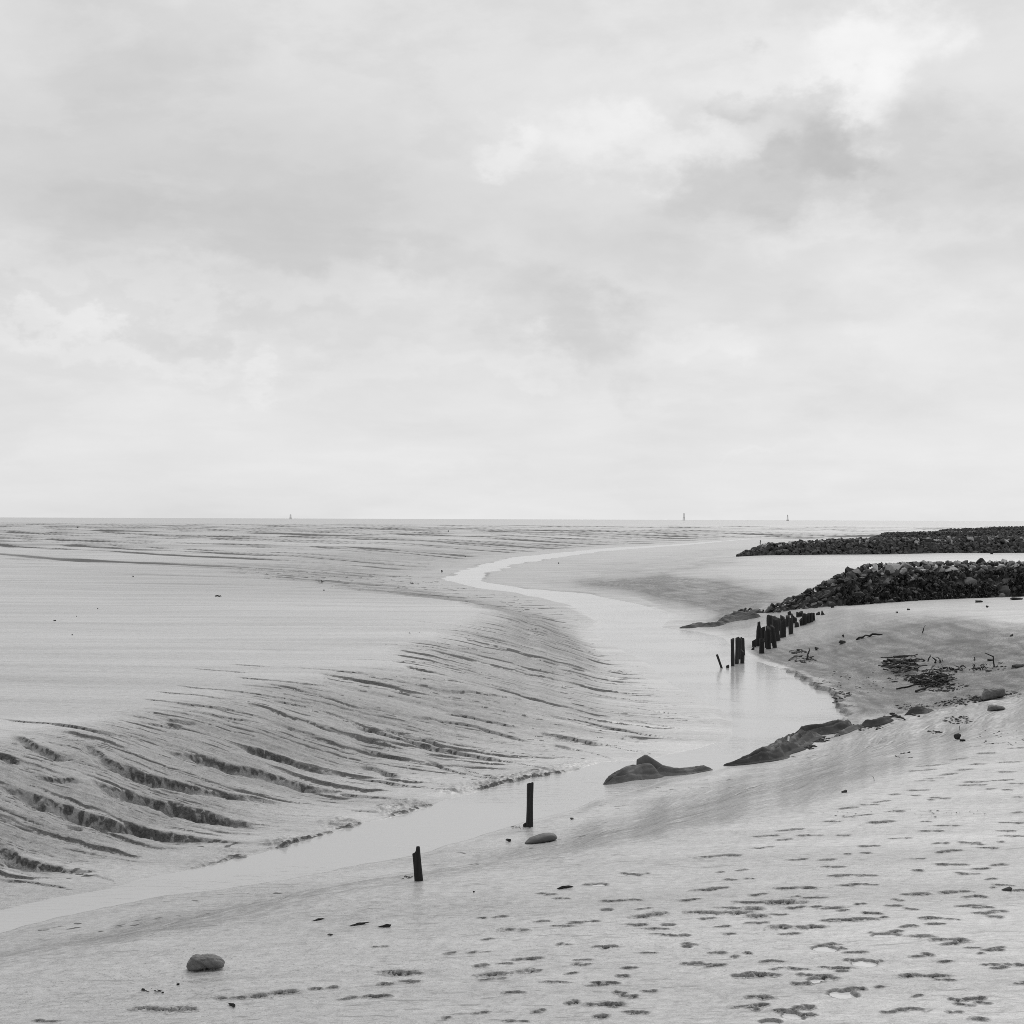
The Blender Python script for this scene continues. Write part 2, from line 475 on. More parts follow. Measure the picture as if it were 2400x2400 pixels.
def carve(x, y, z, raw_shade):
    """cut the traced rills: a steep far wall with overhang shade put into its colour, an easy slope on the near one"""
    for k, (Q, u, wd_, dp) in enumerate(RILL_W):
        dp = dp * (0.72 if dp > 0.18 else 1.0)
        wd_ = wd_ * (0.8 if wd_ > 0.2 else 0.9)
        r = wd_ * 2.2 + 0.1
        lo = Q.min(0) - r; hi = Q.max(0) + r
        idx = np.nonzero((x > lo[0]) & (x < hi[0]) & (y > lo[1]) & (y < hi[1]))[0]
        if idx.size == 0: continue
        px, py = x[idx], y[idx]
        best = np.full(idx.size, 1e9); bs = np.zeros(idx.size); bt = np.zeros(idx.size)
        for i in range(len(Q) - 1):
            ax, ay = Q[i]; ex, ey = Q[i + 1] - Q[i]
            L2 = ex * ex + ey * ey + 1e-9
            near = np.nonzero((px > min(ax, ax + ex) - r) & (px < max(ax, ax + ex) + r) & (py > min(ay, ay + ey) - r) & (py < max(ay, ay + ey) + r))[0]
            if near.size == 0: continue
            qx0, qy0 = px[near] - ax, py[near] - ay
            t = np.clip((qx0 * ex + qy0 * ey) / L2, 0, 1)
            qx = qx0 - t * ex; qy = qy0 - t * ey
            d2 = qx * qx + qy * qy
            m = d2 < best[near]
            nm = near[m]
            best[nm] = d2[m]
            bs[nm] = (u[i] + t * math.sqrt(L2))[m]
            bt[nm] = np.sign(ex * qy - ey * qx)[m]
        ok = best < 1e8
        idx = idx[ok]; d = np.sqrt(best[ok]) * np.where(bt[ok] == 0, 1, bt[ok]); s = bs[ok]
        gx, gy = px[ok], py[ok]
        d = d + 0.10 * wd_ * fbm(gx * 1.9, gy * 1.9, 2) + 0.035 * min(wd_, .4) / .4 * fbm(gx * 7.0, gy * 9.0, 3)
        Lk = u[-1]
        taper = sstep(-0.05, 0.25 * Lk + 0.1, s) * (1 - 0.75 * sstep(0.7 * Lk, Lk, s)) * sstep(0, 0.12, Lk - s)
        var = 0.72 + 0.55 * perlin(s * 0.8 + 13 * k, s * 0 + k) + 0.3 * perlin(s * 2.7, s * 0 + 2 * k)
        var = np.clip(var, 0.2, 1.25)
        dep = dp * taper * var
        wn = wd_ * (0.3 + 0.5 * taper * var)         # near side width
        wf = wd_ * 0.36                                  # far side: steep
        p = np.where(d > 0, 1 - sstep(0.15, 1.0, d / wf), 1 - sstep(0.1, 1.0, -d / wn))
        rim = np.exp(-((d - wf * 1.3) / (0.5 * wf + .02)) ** 2) * 0.1
        rough_ = fbm(gx * 8, gy * 20, 3)
        z[idx] -= dep * p * (1 + 0.30 * rough_) - dep * rim * .6
        wall = np.where(d > 0, (0.22 + 0.78 * sstep(0.4, 0.75, d / wf)) * (1 - sstep(0.85, 1.05, d / wf)), 0.2 * (1 - sstep(0.0, 0.25, -d / wn)))  # shade under the wall's top edge painted into the dark mask
        raw_shade[idx] = np.maximum(raw_shade[idx], np.clip(wall * taper * var * (0.9 + 1.6 * rough_), 0, 1))
    return z, raw_shade



# ------------------------------------------------------------------ footprints and puddles on the near shore
R6 = (1600, 1650)
_F6 = [(215,858,85),(330,938,40),(220,950,18),(265,990,35),(385,988,30),(150,1045,75),(640,1042,95),(660,880,50),(820,880,50),(935,848,15),
 (1035,838,35),(1060,800,60),(850,920,45),(890,970,60),(940,1022,60),(1060,1018,35),(430,1080,70),(640,1090,40),(740,1095,50),(50,1110,55),
 (470,1125,160),(340,1155,90),(80,1178,70),(340,1190,130),(545,1190,45),(820,1150,95),(420,1240,60),(240,1262,40),(650,1265,110),(600,1300,50),
 (270,1305,30),(35,1360,40),(840,1222,45),(990,1220,95),(1380,1205,40),(1425,1240,35),(1310,1250,20),(1080,1297,30),(1215,1285,35),(1360,1310,60),
 (1510,1330,90),(1640,1378,40),(1760,1390,50),(1690,1412,20),(840,1358,40),(890,1385,25),(290,1432,18),(45,1475,50),(130,1475,50),(940,1450,22),
 (1110,1455,20),(540,1500,30),(650,1505,50),(690,1535,30),(800,1540,40),(810,1497,30),(915,1497,55),(430,1540,80),(360,1550,20),(1365,1535,100),
 (1740,1470,40),(1890,1475,45),(970,1615,45),(600,1735,40),(535,1745,15),(705,1760,30),(410,1728,35),(1580,1670,25),(1650,1668,55),(1700,1690,25),
 (1170,1742,40),(1290,1732,75),(1545,1745,35),(1910,1582,25),(1520,905,55),(1470,910,25),(1800,905,45),(1690,930,40),(1630,960,45),(1830,1020,50),
 (1760,1035,15),(1900,1048,35),(1330,1070,70),(1550,1060,75),(1660,1085,55),(1640,1140,60),(1690,1180,45),(1800,1170,40),(1340,875,35),(1530,825,60),
 (1740,815,60),(1480,785,40),(1620,782,50),(1830,715,45),(1815,742,35),(1900,745,35),(1400,712,80),(1500,685,60),(1380,660,25),(1880,670,60),
 (620,710,60),(680,742,40),(480,742,55),(570,765,35),(755,740,40),(900,740,30),(430,812,30),(480,805,35),(850,660,45),(1110,665,70),(1240,755,50),
 (930,585,50),(1060,568,45),(1130,550,40),(940,635,25),(1020,625,40),(1190,602,50),(1320,515,35),(1340,490,50),(1195,512,30),(1470,530,45),(1410,540,15),
 (1650,440,70),(1660,460,60),(1800,430,40),(1890,450,40),(1380,435,40),(1430,420,40),(1390,350,50),(1350,378,60),(1600,372,50),(1680,340,50),(1480,340,20),
 (1840,385,40),(1500,398,50),(1720,280,60),(1580,310,50),(1880,250,50),(1850,330,40),(1900,610,30),(1750,480,25),(1830,485,20),(1900,525,25),(1640,245,40),(1780,225,40)]
_F5 = [(390,1572,70),(250,1590,40),(330,1528,95),(225,1380,50),(50,1670,50),(200,1660,90),(980,1520,130),(880,1558,60),(940,1470,45),(1050,1445,70),
 (770,1410,60),(820,1335,40),(630,1413,30),(800,1485,40),(990,1635,55),(1450,1705,90),(790,1750,50),(600,1780,18),(990,1800,60),(1480,1775,40),(1590,1640,35),
 (1740,1625,45),(1435,1583,25),(1530,1583,35),(1590,1545,30),(1370,1478,45),(1370,1450,50),(1640,1500,45),(1500,1378,70),(1260,1365,40),(1750,1415,60),
 (1410,1235,40),(1320,1240,40),(1250,1260,60),(1000,1280,90),(1150,1235,50),(900,1205,40),(800,1212,20),(1740,1200,100),(1720,1162,40),(1560,1115,60),(1650,1110,40),
 (1680,1250,60),(1800,1275,60),(1860,1310,35),(1700,1750,40),(1410,1022,25),(1620,960,35),(1715,960,25),(1150,1075,60),(1250,1105,40)]
_F4 = [(930,1735,130),(1290,1668,85),(1560,1645,120),(1790,1615,40),(1880,1605,25),(260,1800,50)]
FEET = []
for o_, L_ in ((R6, _F6), (R5, _F5), (R4, _F4)):
    for (a, b_, hl) in L_:
        h_ = hit(o_[0] + a * S4, o_[1] + b_ * S4)
        if h_ is None: continue
        Lm = hl * S4 / FPX * math.hypot(h_[0], h_[1])
        FEET.append((h_[0], h_[1], Lm, min(max(0.36 * Lm, 0.03), 0.09), rng.uniform(-0.25, 0.25)))
for i in range(90):          # small scuffs and dimples between the prints
    px_, py_ = rng.uniform(1250, 2390), rng.uniform(1960, 2390)
    if py_ < 2230 - 0.30 * (px_ - 1250) + 60 * rng.random(): continue
    h_ = hit(px_, py_)
    FEET.append((h_[0], h_[1], rng.uniform(0.03, 0.09), rng.uniform(.02, .045), rng.uniform(-0.5, 0.5)))
PUDDLES = []
for o_, L_ in ((R6, [(1150,1305,75,13),(810,1383,70,20),(1030,1462,68,22),(905,1642,80,26),(625,1762,62,25),(755,1560,45,15),(325,1540,40,11),(500,1797,55,14),(905,1513,32,6),(165,1187,35,12),(25,1372,28,9),(10,1310,28,10)]),
               (R5, [(1655,967,36,10),(1465,1020,45,11),(1500,1165,30,8),(1850,1250,40,7)])):
    for (a, b_, rx, ry) in L_:
        h_ = hit(o_[0] + a * S4, o_[1] + b_ * S4)
        Dm = math.hypot(h_[0], h_[1])
        el = (HC - h_[2]) / Dm
        PUDDLES.append((h_[0], h_[1], rx * S4 / FPX * Dm, ry * S4 / FPX * Dm / el, h_[2] - 0.014))


def tread(x, y, z, raw_shade):
    nz = None
    for k, (fx, fy, L_, W_, an) in enumerate(FEET):
        idx = np.nonzero((np.abs(x - fx) < 1.8 * L_ + .05) & (np.abs(y - fy) < 0.8 * L_ + 3 * W_))[0]
        if idx.size == 0: continue
        gx, gy = x[idx], y[idx]
        ca, sa = math.cos(an), math.sin(an)
        n1 = fbm(gx * 11 + k, gy * 11, 3)
        u = ((gx - fx) * ca + (gy - fy) * sa) / L_
        v = ((gy - fy) * ca - (gx - fx) * sa) / W_
        hk = lambda i: (math.sin(k * 12.9898 + i * 78.233) * 43758.5453) % 1.0
        q = 9.0
        for i in range(2 + int(hk(9) * 2.6)):
            u0 = (-0.6, 0.45, 0.0, 0.85)[i] + 0.5 * (hk(i) - .5); v0 = 1.5 * (hk(i + 20) - .5)
            ru = 0.34 + 0.4 * hk(i + 40); rv = 0.5 + 0.7 * hk(i + 60)
            q = np.minimum(q, np.sqrt(((u - u0) / ru) ** 2 + ((v - v0) / rv) ** 2))
        q = q + 0.5 * n1 + 0.25 * perlin(gx * 60, gy * 14)
        m = 1 - sstep(0.55, 1.05, q)
        rim = np.exp(-((q - 1.2) / 0.22) ** 2)
        n2 = fbm(gx * 30, gy * 22 + k, 2)
        z[idx] += -0.034 * m * (0.75 + 0.7 * n2) + 0.005 * rim
        raw_shade[idx] = np.maximum(raw_shade[idx], np.clip(m * (0.45 + 1.7 * n2 + .5 * perlin(gx * 55, gy * 9)), 0, 0.72))  # exposed dark mud plus the print's own shade painted in
    for k, (fx, fy, rx, ry, lv) in enumerate(PUDDLES):
        idx = np.nonzero((np.abs(x - fx) < 1.8 * rx) & (np.abs(y - fy) < 1.8 * ry))[0]
        if idx.size == 0: continue
        gx, gy = x[idx], y[idx]
        q = np.sqrt(((gx - fx) / rx) ** 2 + ((gy - fy) / ry) ** 2) + 0.25 * fbm(gx * 9 + k, gy * 9, 3)
        m = 1 - sstep(0.75, 1.15, q)
        z[idx] = z[idx] * (1 - m) + m * (lv - 0.02)
        raw_shade[idx] *= 1 - m
    return z, raw_shade


def ground(x, y, full=True):
    """z and the bare-mud and painted-shade mask of the finished ground"""
    sh = np.shape(x)
    x = np.asarray(x, np.float32).ravel(); y = np.asarray(y, np.float32).ravel()
    z, d, side, t = base_height(x, y)
    raw_shade = np.zeros_like(z)
    r = np.hypot(x, y)
    dry = sstep(0.0, 0.5, d)
    slope = 4 * t * (1 - t)
    lf = side == 0
    # broad swells of the flats
    z += dry * 0.03 * fbm(x * 0.07, y * 0.10, 2) * np.clip(r / 25, 0.4, 2)
    # long low mud waves far out on the left, running with the bank
    wv_ = y + 0.035 * x + 9 * perlin(x / 160, y / 90)
    per = np.clip(r / 22, 4, 26)
    far = sstep(85, 200, y) * sstep(0, 30, d)
    ph = 13 * np.log(np.maximum(wv_, 20) / 20)
    rid = 0.55 * perlin(x / 150 + 3, ph * 1.15) + 0.5 * perlin(x / 90 - 8, ph * 2.7) + .08 * perlin(x / 90, ph * 5.5)
    rid = np.where(rid > 0, rid, rid * 0.5)
    z += np.where(lf | (y > 330), 1, 0.2) * far * rid * 0.42 * np.clip(r / 250, 0.7, 2.4)
    # fine troughs, their slope shade put into the mud colour, sweeping over the flats towards the far bend
    qf = 30 * np.log(np.maximum(y + 1.0 * x * sstep(60, 220, y) + 60, 20) / 30)
    xf = x / np.clip(y / 60, .8, 20)
    for (fr, am, shade_, lo_) in ((0.42, .18, .9, -0.35), (0.7, .12, .8, -0.25), (1.15, .09, .7, -0.25)):
        ph_ = qf * fr + 0.5 * perlin(xf * .05 + fr, qf * fr * .2) + .02 * perlin(xf * .4, qf * fr)
        cid = np.floor(ph_)
        e_ = ph_ - cid - .5
        hw = np.maximum(0.10 + 0.09 * perlin(xf * .2 + 5 * cid, cid * 1.9), .02)
        on = np.clip(sstep(lo_, lo_ + .45, perlin(xf * .022 + 3.1 * cid, cid * 1.7 + fr)) * (0.85 + .4 * perlin(xf * .2 + cid, cid * 2.3)), 0, 1)
        on = on * lf * (0.5 * sstep(55, 95, y) + 0.5 * sstep(90, 190, y)) * (1 - sstep(800, 1100, y)) * sstep(2, 8, d)
        ln_ = np.where(e_ > 0, 1 - sstep(0.3, 1.0, e_ / hw), 1 - sstep(0.2, 2.5, -e_ / hw))
        z -= am * np.clip(y / 150, .5, 4) * ln_ * on
        raw_shade = np.maximum(raw_shade, (1 - sstep(.6, 1.2, np.abs(e_) / hw)) * on * shade_)
    # rills of every size combing the slopes down to the creek, running nearly level across the view
    ky = 0.08 + 0.25 * sstep(60, 130, y)
    qy = np.maximum(y + ky * x + 0.35 * perlin(x * 0.10, y * 0.12), 8)
    q = 30 * np.log(qy / 30)
    ys = np.clip(y / 30, 0.6, 5)
    xs_ = x / ys
    comb_ = lf * slope * dry * sstep(0.02, 0.4, t)
    b1 = perlin(xs_ * 0.07, q * 0.9); b2 = perlin(xs_ * 0.12 + 9, q * 2.6); b3 = perlin(xs_ * 0.22 - 4, q * 7.0); b4 = perlin(xs_ * 0.5 - 4, q * 17.0)
    z += comb_ * np.minimum(ys, 2.2) * (0.042 * b1 + 0.024 * b2 + 0.014 * b3 + .007 * b4)
    msk = lf * dry * sstep(0.0, 0.16, d / 9 - .02) * (1 - sstep(0.82, 1.05, t)) * (y < 130)
    for (fr, sx, am, lo_, hi_) in ((1.1, 0.10, 0.050, 0.05, 0.4), (2.6, 0.14, 0.032, -0.05, 0.35), (5.5, 0.22, 0.018, -0.1, 0.35), (12.0, 0.4, 0.008, -0.15, .35)):
        ph_ = q * fr + 0.55 * perlin(xs_ * sx * 1.6 + fr, q * fr * 0.2) + 0.10 * perlin(xs_ * 2.2, q * fr)
        cid = np.floor(ph_)
        e_ = ph_ - cid - 0.5                           # >0 is the far side of the line
        hw = (0.13 + 0.10 * perlin(xs_ * 0.6 + 7 * cid, cid * 1.3)) * (1.25 if fr > 4 else 1)
        hw = np.maximum(hw, 0.03)
        ln_ = np.where(e_ > 0, 1 - sstep(0.3, 1.0, e_ / hw), 1 - sstep(0.2, 2.2, -e_ / hw))
        on = sstep(lo_, hi_, perlin(xs_ * 0.17 + 3.3 * cid, cid * 1.7 + fr)) * (0.55 + 0.6 * perlin(xs_ * 1.3 + cid, cid * 2.1))
        on = np.clip(on, 0, 1) * msk
        z -= am * np.minimum(ys, 2.5) * ln_ * on
        wall_ = np.where(e_ > 0, sstep(0.0, 0.3, e_ / hw) * (1 - sstep(0.8, 1.2, e_ / hw)), 1 - sstep(0.0, 0.25, -e_ / hw))
        raw_shade = np.maximum(raw_shade, np.clip(wall_ * on * 1.25, 0, 0.95) * (1.0 if fr < 4 else 0.75))  # crease shade of the rill walls put into the mud colour
    # right shore: long faint drag lines along the bank, soft lumps
    al = d + 0.25 * fbm(x * 0.25, y * 0.25, 2)
    rs = (side == 1) * dry
    z += rs * slope * (1 - sstep(50, 80, r)) * np.clip(r / 30, .8, 1.6) * (0.006 * perlin(al * 2.2, (x + y) * 0.12) + 0.003 * perlin(al * 8.5, (x + y) * 0.6) + .004 * perlin(al * 21, (x + y) * 1.8))
    for (fr, am, lo_) in ((2.3, .012, .12), (6.0, .006, 0.1)):       # drag lines along the bank
        ph_ = al * fr + .5 * perlin((x + y) * .2 + fr, al * fr * .3)
        cid = np.floor(ph_); e_ = np.abs(ph_ - cid - .5)
        on = np.clip(sstep(lo_, lo_ + .35, perlin((x + y) * .25 + 3.7 * cid, cid * 1.9)) * (.5 + perlin((x + y) * 2.3, cid * 3.1)), 0, 1) * rs * sstep(.25, .7, slope) * (1 - sstep(50, 80, r))
        ln_ = 1 - sstep(.03, .13, e_)
        z -= am * ln_ * on * np.clip(r / 30, .7, 2)
        raw_shade = np.maximum(raw_shade, ln_ * on * .55)
    lump = rs * (1 - sstep(45, 80, r))
    z += lump * (0.006 * fbm(x * 1.1, y * 1.3, 3) + 0.0022 * fbm(x * 8, y * 9, 3))
    # foreshore by the water: small runnels and crumbs
    z += dry * lf * 0.008 * (1 - sstep(.25, .7, t)) * fbm(x * 0.8, y * 4.0, 3) * np.clip(r / 30, .6, 1.6)
    z += dry * lf * 0.0025 * fbm(x * 6, y * 9, 2) * (1 - sstep(35, 55, r))
    cr_ = perlin(x * 5, y * 9) * sstep(.1, .5, perlin(x * .9, y * 1.3))
    raw_shade = np.maximum(raw_shade, dry * (r < 60) * (1 - sstep(1.6, 3.2, d)) * sstep(.25, .5, cr_) * .6)
    # low broken scarp along the left edge of the water
    run = lf * sstep(-5.2, -3.4, x) * (1 - sstep(0.5, 2.2, x)) * (y < 36)
    blk = fbm(x * 3.3, y * 3.3, 3)
    sc1 = sstep(-0.02, 0.05, d + 0.09 * blk) * (1 - sstep(0.10, 0.9, d)) * run * sstep(-0.3, 0.5, perlin(x * 1.1, y * 1.1) + 0.3)
    blk2 = fbm(x * 8, y * 10, 3)
    z += 0.055 * sc1 * np.clip(0.7 + .5 * blk + .7 * blk2, 0, 2)
    raw_shade = np.maximum(raw_shade, run * sstep(-0.02, 0.02, d + 0.05 * blk) * (1 - sstep(0.06, 0.16, d + .1 * blk)) * np.clip(.7 + 1.2 * blk2, 0, 1) * sstep(-0.3, 0.5, perlin(x * 1.1, y * 1.1) + 0.3))
    # drained sandy slopes are pitted with dark flecks
    bay_ = (side == 1) * sstep(5, 8, x) * sstep(35, 38, y) * (1 - sstep(54, 66, y)) * (1 - sstep(6, 12, d)) * dry
    pit = fbm(x * 1.3, y * 1.3, 2) * .5 + fbm(al * 3.2, (x + y) * .35, 3)
    raw_shade = np.maximum(raw_shade, np.clip(bay_ * (0.47 + 0.10 * pit), 0, .65))
    raw_shade = np.maximum(raw_shade, np.clip((side == 1) * (r < 45) * sstep(.45, .95, slope) * (0.25 + 0.15 * pit), 0, .5))
    raw_shade = np.maximum(raw_shade, np.clip((side == 1) * sstep(60, 75, y) * (1 - sstep(110, 130, y)) * sstep(.3, .85, slope) * (0.42 + .10 * pit), 0, .5))
    raw_shade = np.maximum(raw_shade, np.clip(lf * (y < 110) * sstep(.3, .9, slope) * (0.14 + .2 * sstep(38, 50, y) + 0.20 * (b3 + .7 * b2)), 0, .5))
    # the crumbling edge of the bay on the right
    jag = (side == 1) * sstep(6, 9, x) * sstep(36, 39, y) * (1 - sstep(47, 52, y))
    b5 = fbm(x * 1.3, y * 1.3, 3)
    z += jag * 0.12 * sstep(-0.02, 0.1, d + .12 * b5) * (1 - sstep(0.2, 1.6, d))
    raw_shade = np.maximum(raw_shade, jag * sstep(-0.03, 0.03, d) * (1 - sstep(0.1, 0.4, d + .3 * b5)) * sstep(-.3, .4, b5) * 0.9)
    if full:
        z, raw_shade = carve(x, y, z, raw_shade)
        if FEET: z, raw_shade = tread(x, y, z, raw_shade)
    z = np.where(d > 0.03, np.maximum(z, 0.004 + 0.02 * np.minimum(d, 1)), z)
    return z.reshape(sh), raw_shade.reshape(sh), d.reshape(sh), side.reshape(sh), t.reshape(sh)


def gz(x, y):
    return ground(np.asarray(x, np.float32).ravel(), np.asarray(y, np.float32).ravel())[0]


# ------------------------------------------------------------------ helpers for objects
def new_mesh(name, V, F, mat=None, smooth=True):
    me = bpy.data.meshes.new(name)
    me.from_pydata([tuple(map(float, v)) for v in V], [], F)
    if smooth:
        me.polygons.foreach_set('use_smooth', [True] * len(me.polygons))
    if mat: me.materials.append(mat)
    me.update()
    return me


def link(name, me, loc=(0, 0, 0), rot=(0, 0, 0), scale=(1, 1, 1), parent=None):
    o = bpy.data.objects.new(name, me)
    o.location = loc; o.rotation_euler = rot; o.scale = scale
    if parent: o.parent = parent
    COL.objects.link(o)
    return o


def tag(o, label=None, cat=None, group=None, kind=None):
    if label: o['label'] = label
    if cat: o['category'] = cat
    if group: o['group'] = group
    if kind: o['kind'] = kind
    return o


def grid_mesh(name, X, Y, Z, mat, attrs=None):
    nr, nc = X.shape
    me = bpy.data.meshes.new(name)
    co = np.stack([X, Y, Z], -1).reshape(-1, 3).astype(np.float32)
    i = np.arange(nr * nc, dtype=np.int32).reshape(nr, nc)
    q = np.stack([i[:-1, :-1], i[:-1, 1:], i[1:, 1:], i[1:, :-1]], -1).reshape(-1, 4)
    me.vertices.add(co.shape[0]); me.vertices.foreach_set('co', co.ravel())
    me.loops.add(q.size); me.loops.foreach_set('vertex_index', q.ravel())
    me.polygons.add(q.shape[0])
    me.polygons.foreach_set('loop_start', np.arange(0, q.size, 4, dtype=np.int32))
    me.polygons.foreach_set('use_smooth', np.ones(q.shape[0], bool))
    for k, v in (attrs or {}).items():
        a = me.attributes.new(k, 'FLOAT', 'POINT')
        a.data.foreach_set('value', np.asarray(v, np.float32).ravel())
    me.update(calc_edges=True)
    me.materials.append(mat)
    return me


def material(name):
    m = bpy.data.materials.new(name)
    m.use_nodes = True
    t = NT(m.node_tree)
    out = t.add('ShaderNodeOutputMaterial')
    b = t.add('ShaderNodeBsdfPrincipled')
    t.t.links.new(b.outputs[0], out.inputs[0])
    return m, t, b


# ------------------------------------------------------------------ mud
mud, t, b = material('wet_mud')
tcn = t.add('ShaderNodeTexCoord'); P = tcn.outputs['Object']
ar = t.add('ShaderNodeAttribute', attribute_name='raw_shade').outputs['Fac']
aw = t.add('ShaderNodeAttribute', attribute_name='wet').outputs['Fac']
streak = t.noise(t.scalevec(P, (1.0, 2.2, 1)), 1.0, 6, 0.6, 0.3)
blot = t.noise(t.scalevec(P, (0.10, 0.5, 0.5)), 1.0, 5, 0.55, 0.4)
speck = t.noise(P, 38.0, 4, 0.65)
grain = t.noise(t.scalevec(P, (1, 1.7, 1)), 9.0, 6, 0.62)
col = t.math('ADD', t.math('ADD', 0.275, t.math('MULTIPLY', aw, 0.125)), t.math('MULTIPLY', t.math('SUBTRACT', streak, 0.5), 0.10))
col = t.math('ADD', col, t.math('MULTIPLY', t.math('SUBTRACT', blot, 0.5), 0.09))
col = t.math('ADD', col, t.math('MULTIPLY', t.math('SUBTRACT', grain, 0.5), 0.42))
speck2 = t.noise(P, 85.0, 3, 0.7)
col = t.math('ADD', col, t.math('MULTIPLY', t.math('SUBTRACT', speck2, 0.5), 0.55))
patch = t.smooth(t.noise(t.scalevec(P, (0.5, 0.7, 1)), 1.0, 4, 0.6), 0.35, 0.65, 0.25, 1.0)
band = t.noise(t.scalevec(P, (0.035, 0.75, 1)), 1.0, 7, 0.68, 0.1)
col = t.math('ADD', col, t.math('MULTIPLY', t.math('SUBTRACT', band, 0.5), 0.30))
spk = t.math('MULTIPLY', t.smooth(speck, 0.56, 0.66), patch)
rotm = t.add('ShaderNodeMapping')
t.put(rotm.inputs['Vector'], P)
rotm.inputs['Rotation'].default_value = (0, 0, math.radians(-38))
rotm.inputs['Scale'].default_value = (3.2, 15.0, 8.0)
flk = t.noise(rotm.outputs[0], 1.0, 4, 0.6, 0.3)
rotb = t.add('ShaderNodeMapping')
t.put(rotb.inputs['Vector'], P)
rotb.inputs['Rotation'].default_value = (0, 0, math.radians(-38))
rotb.inputs['Scale'].default_value = (0.25, 1.3, 1.0)
flp = t.smooth(t.noise(rotb.outputs[0], 1.0, 4, 0.6), 0.42, 0.60)
flk = t.math('MULTIPLY', t.smooth(flk, 0.56, 0.66), flp)
spk = t.math('MAXIMUM', spk, t.math('MULTIPLY', flk, 0.85))
col = t.math('MULTIPLY', col, t.math('SUBTRACT', 1.0, t.math('MULTIPLY', spk, 0.6)))
clod = t.noise(t.scalevec(P, (26, 26, 34)), 1.0, 4, 0.7)
ar = t.smooth(t.math('ADD', ar, t.math('MULTIPLY', t.math('SUBTRACT', clod, 0.5), 0.9)), 0.22, 0.62)
raw_shade_c = t.math('ADD', 0.0, t.math('MULTIPLY', t.math('POWER', clod, 2.0), 0.34))  # colour of bare mud and of the painted wall and print shade
col = t.mixf(ar, col, raw_shade_c)
t.put(b.inputs['Base Color'], t.grey(t.math('MAXIMUM', col, 0.02)))
t.put(b.inputs['Roughness'], t.math('ADD', 0.55, t.math('MULTIPLY', ar, 0.2)))
b.inputs['Specular IOR Level'].default_value = 0.3
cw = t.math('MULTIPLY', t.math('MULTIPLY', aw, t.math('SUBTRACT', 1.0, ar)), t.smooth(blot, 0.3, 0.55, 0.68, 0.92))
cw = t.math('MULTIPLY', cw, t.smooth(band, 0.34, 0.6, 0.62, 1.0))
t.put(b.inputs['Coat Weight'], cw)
b.inputs['Coat IOR'].default_value = 1.42
t.put(b.inputs['Coat Roughness'], t.math('ADD', 0.22, t.math('MULTIPLY', streak, 0.16)))
bmp = t.add('ShaderNodeBump')
bmp.inputs['Strength'].default_value = 0.6
bmp.inputs['Distance'].default_value = 0.016
hh = t.math('ADD', t.math('MULTIPLY', grain, 0.9), t.math('MULTIPLY', speck, 0.7))
hh = t.math('ADD', hh, t.math('MULTIPLY', t.noise(t.scalevec(P, (3.5, 4.5, 1)), 1.0, 5, 0.6), 0.6))
t.put(bmp.inputs['Height'], hh)
t.put(b.inputs['Normal'], bmp.outputs[0])

# ------------------------------------------------------------------ ground sheet: fine where the photograph looks, coarse beyond
rows = [1.2, 2.2, 3.2, 4.2, 5.2, 6.0, 6.8, 7.4, 8.0, 8.5, 8.9, 9.3]
while rows[-1] < 60:
    D_ = rows[-1]
    rows.append(D_ + min(D_ * D_ * 5.2e-5, D_ * 0.0055))
while rows[-1] < 1600:
    rows.append(rows[-1] * 1.0055)
rows = np.array(rows)
fine_c = np.tan(np.radians(np.linspace(-20.5, 20.5, 1120)))
side_c = np.tan(np.radians(np.linspace(20.9, 74, 90)))
cols = np.concatenate([-side_c[::-1], fine_c, side_c])
Yg = np.repeat(rows[:, None], len(cols), 1)
Xg = Yg * cols[None, :]
#GROUND#
Zg = np.empty_like(Yg); RAW_SHADE = np.empty_like(Yg); DD = np.empty_like(Yg); SD = np.empty_like(Yg); TT = np.empty_like(Yg)
for i in range(0, len(rows), 160):
    s_ = slice(i, i + 160)
    Zg[s_], RAW_SHADE[s_], DD[s_], SD[s_], TT[s_] = ground(Xg[s_], Yg[s_])
# far out the flats dip under the sea
Zg -= sstep(900, 1500, Yg) * 1.9
# level mud is paler with a glossy water film, sloping mud darker and dull
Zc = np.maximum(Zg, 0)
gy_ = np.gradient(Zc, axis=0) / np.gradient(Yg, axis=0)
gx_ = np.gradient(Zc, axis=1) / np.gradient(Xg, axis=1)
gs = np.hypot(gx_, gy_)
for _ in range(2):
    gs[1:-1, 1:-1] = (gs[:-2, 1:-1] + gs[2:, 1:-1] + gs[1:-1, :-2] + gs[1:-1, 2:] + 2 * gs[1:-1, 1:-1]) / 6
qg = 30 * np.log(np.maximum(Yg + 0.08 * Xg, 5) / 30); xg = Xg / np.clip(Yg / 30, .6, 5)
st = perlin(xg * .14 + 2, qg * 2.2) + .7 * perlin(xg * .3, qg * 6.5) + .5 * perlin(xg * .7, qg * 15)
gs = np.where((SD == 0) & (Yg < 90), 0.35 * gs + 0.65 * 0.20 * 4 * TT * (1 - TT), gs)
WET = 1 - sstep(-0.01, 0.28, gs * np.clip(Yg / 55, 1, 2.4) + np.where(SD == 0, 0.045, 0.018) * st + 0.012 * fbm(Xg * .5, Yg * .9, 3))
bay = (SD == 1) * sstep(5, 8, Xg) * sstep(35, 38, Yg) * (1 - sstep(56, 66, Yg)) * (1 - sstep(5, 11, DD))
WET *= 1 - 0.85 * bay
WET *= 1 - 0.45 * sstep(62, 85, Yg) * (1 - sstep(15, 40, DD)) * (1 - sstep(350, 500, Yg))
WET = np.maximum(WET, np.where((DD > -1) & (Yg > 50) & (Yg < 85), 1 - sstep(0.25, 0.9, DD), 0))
me = grid_mesh('mud_flats', Xg, Yg, Zg, mud, {'raw_shade': RAW_SHADE, 'wet': WET})
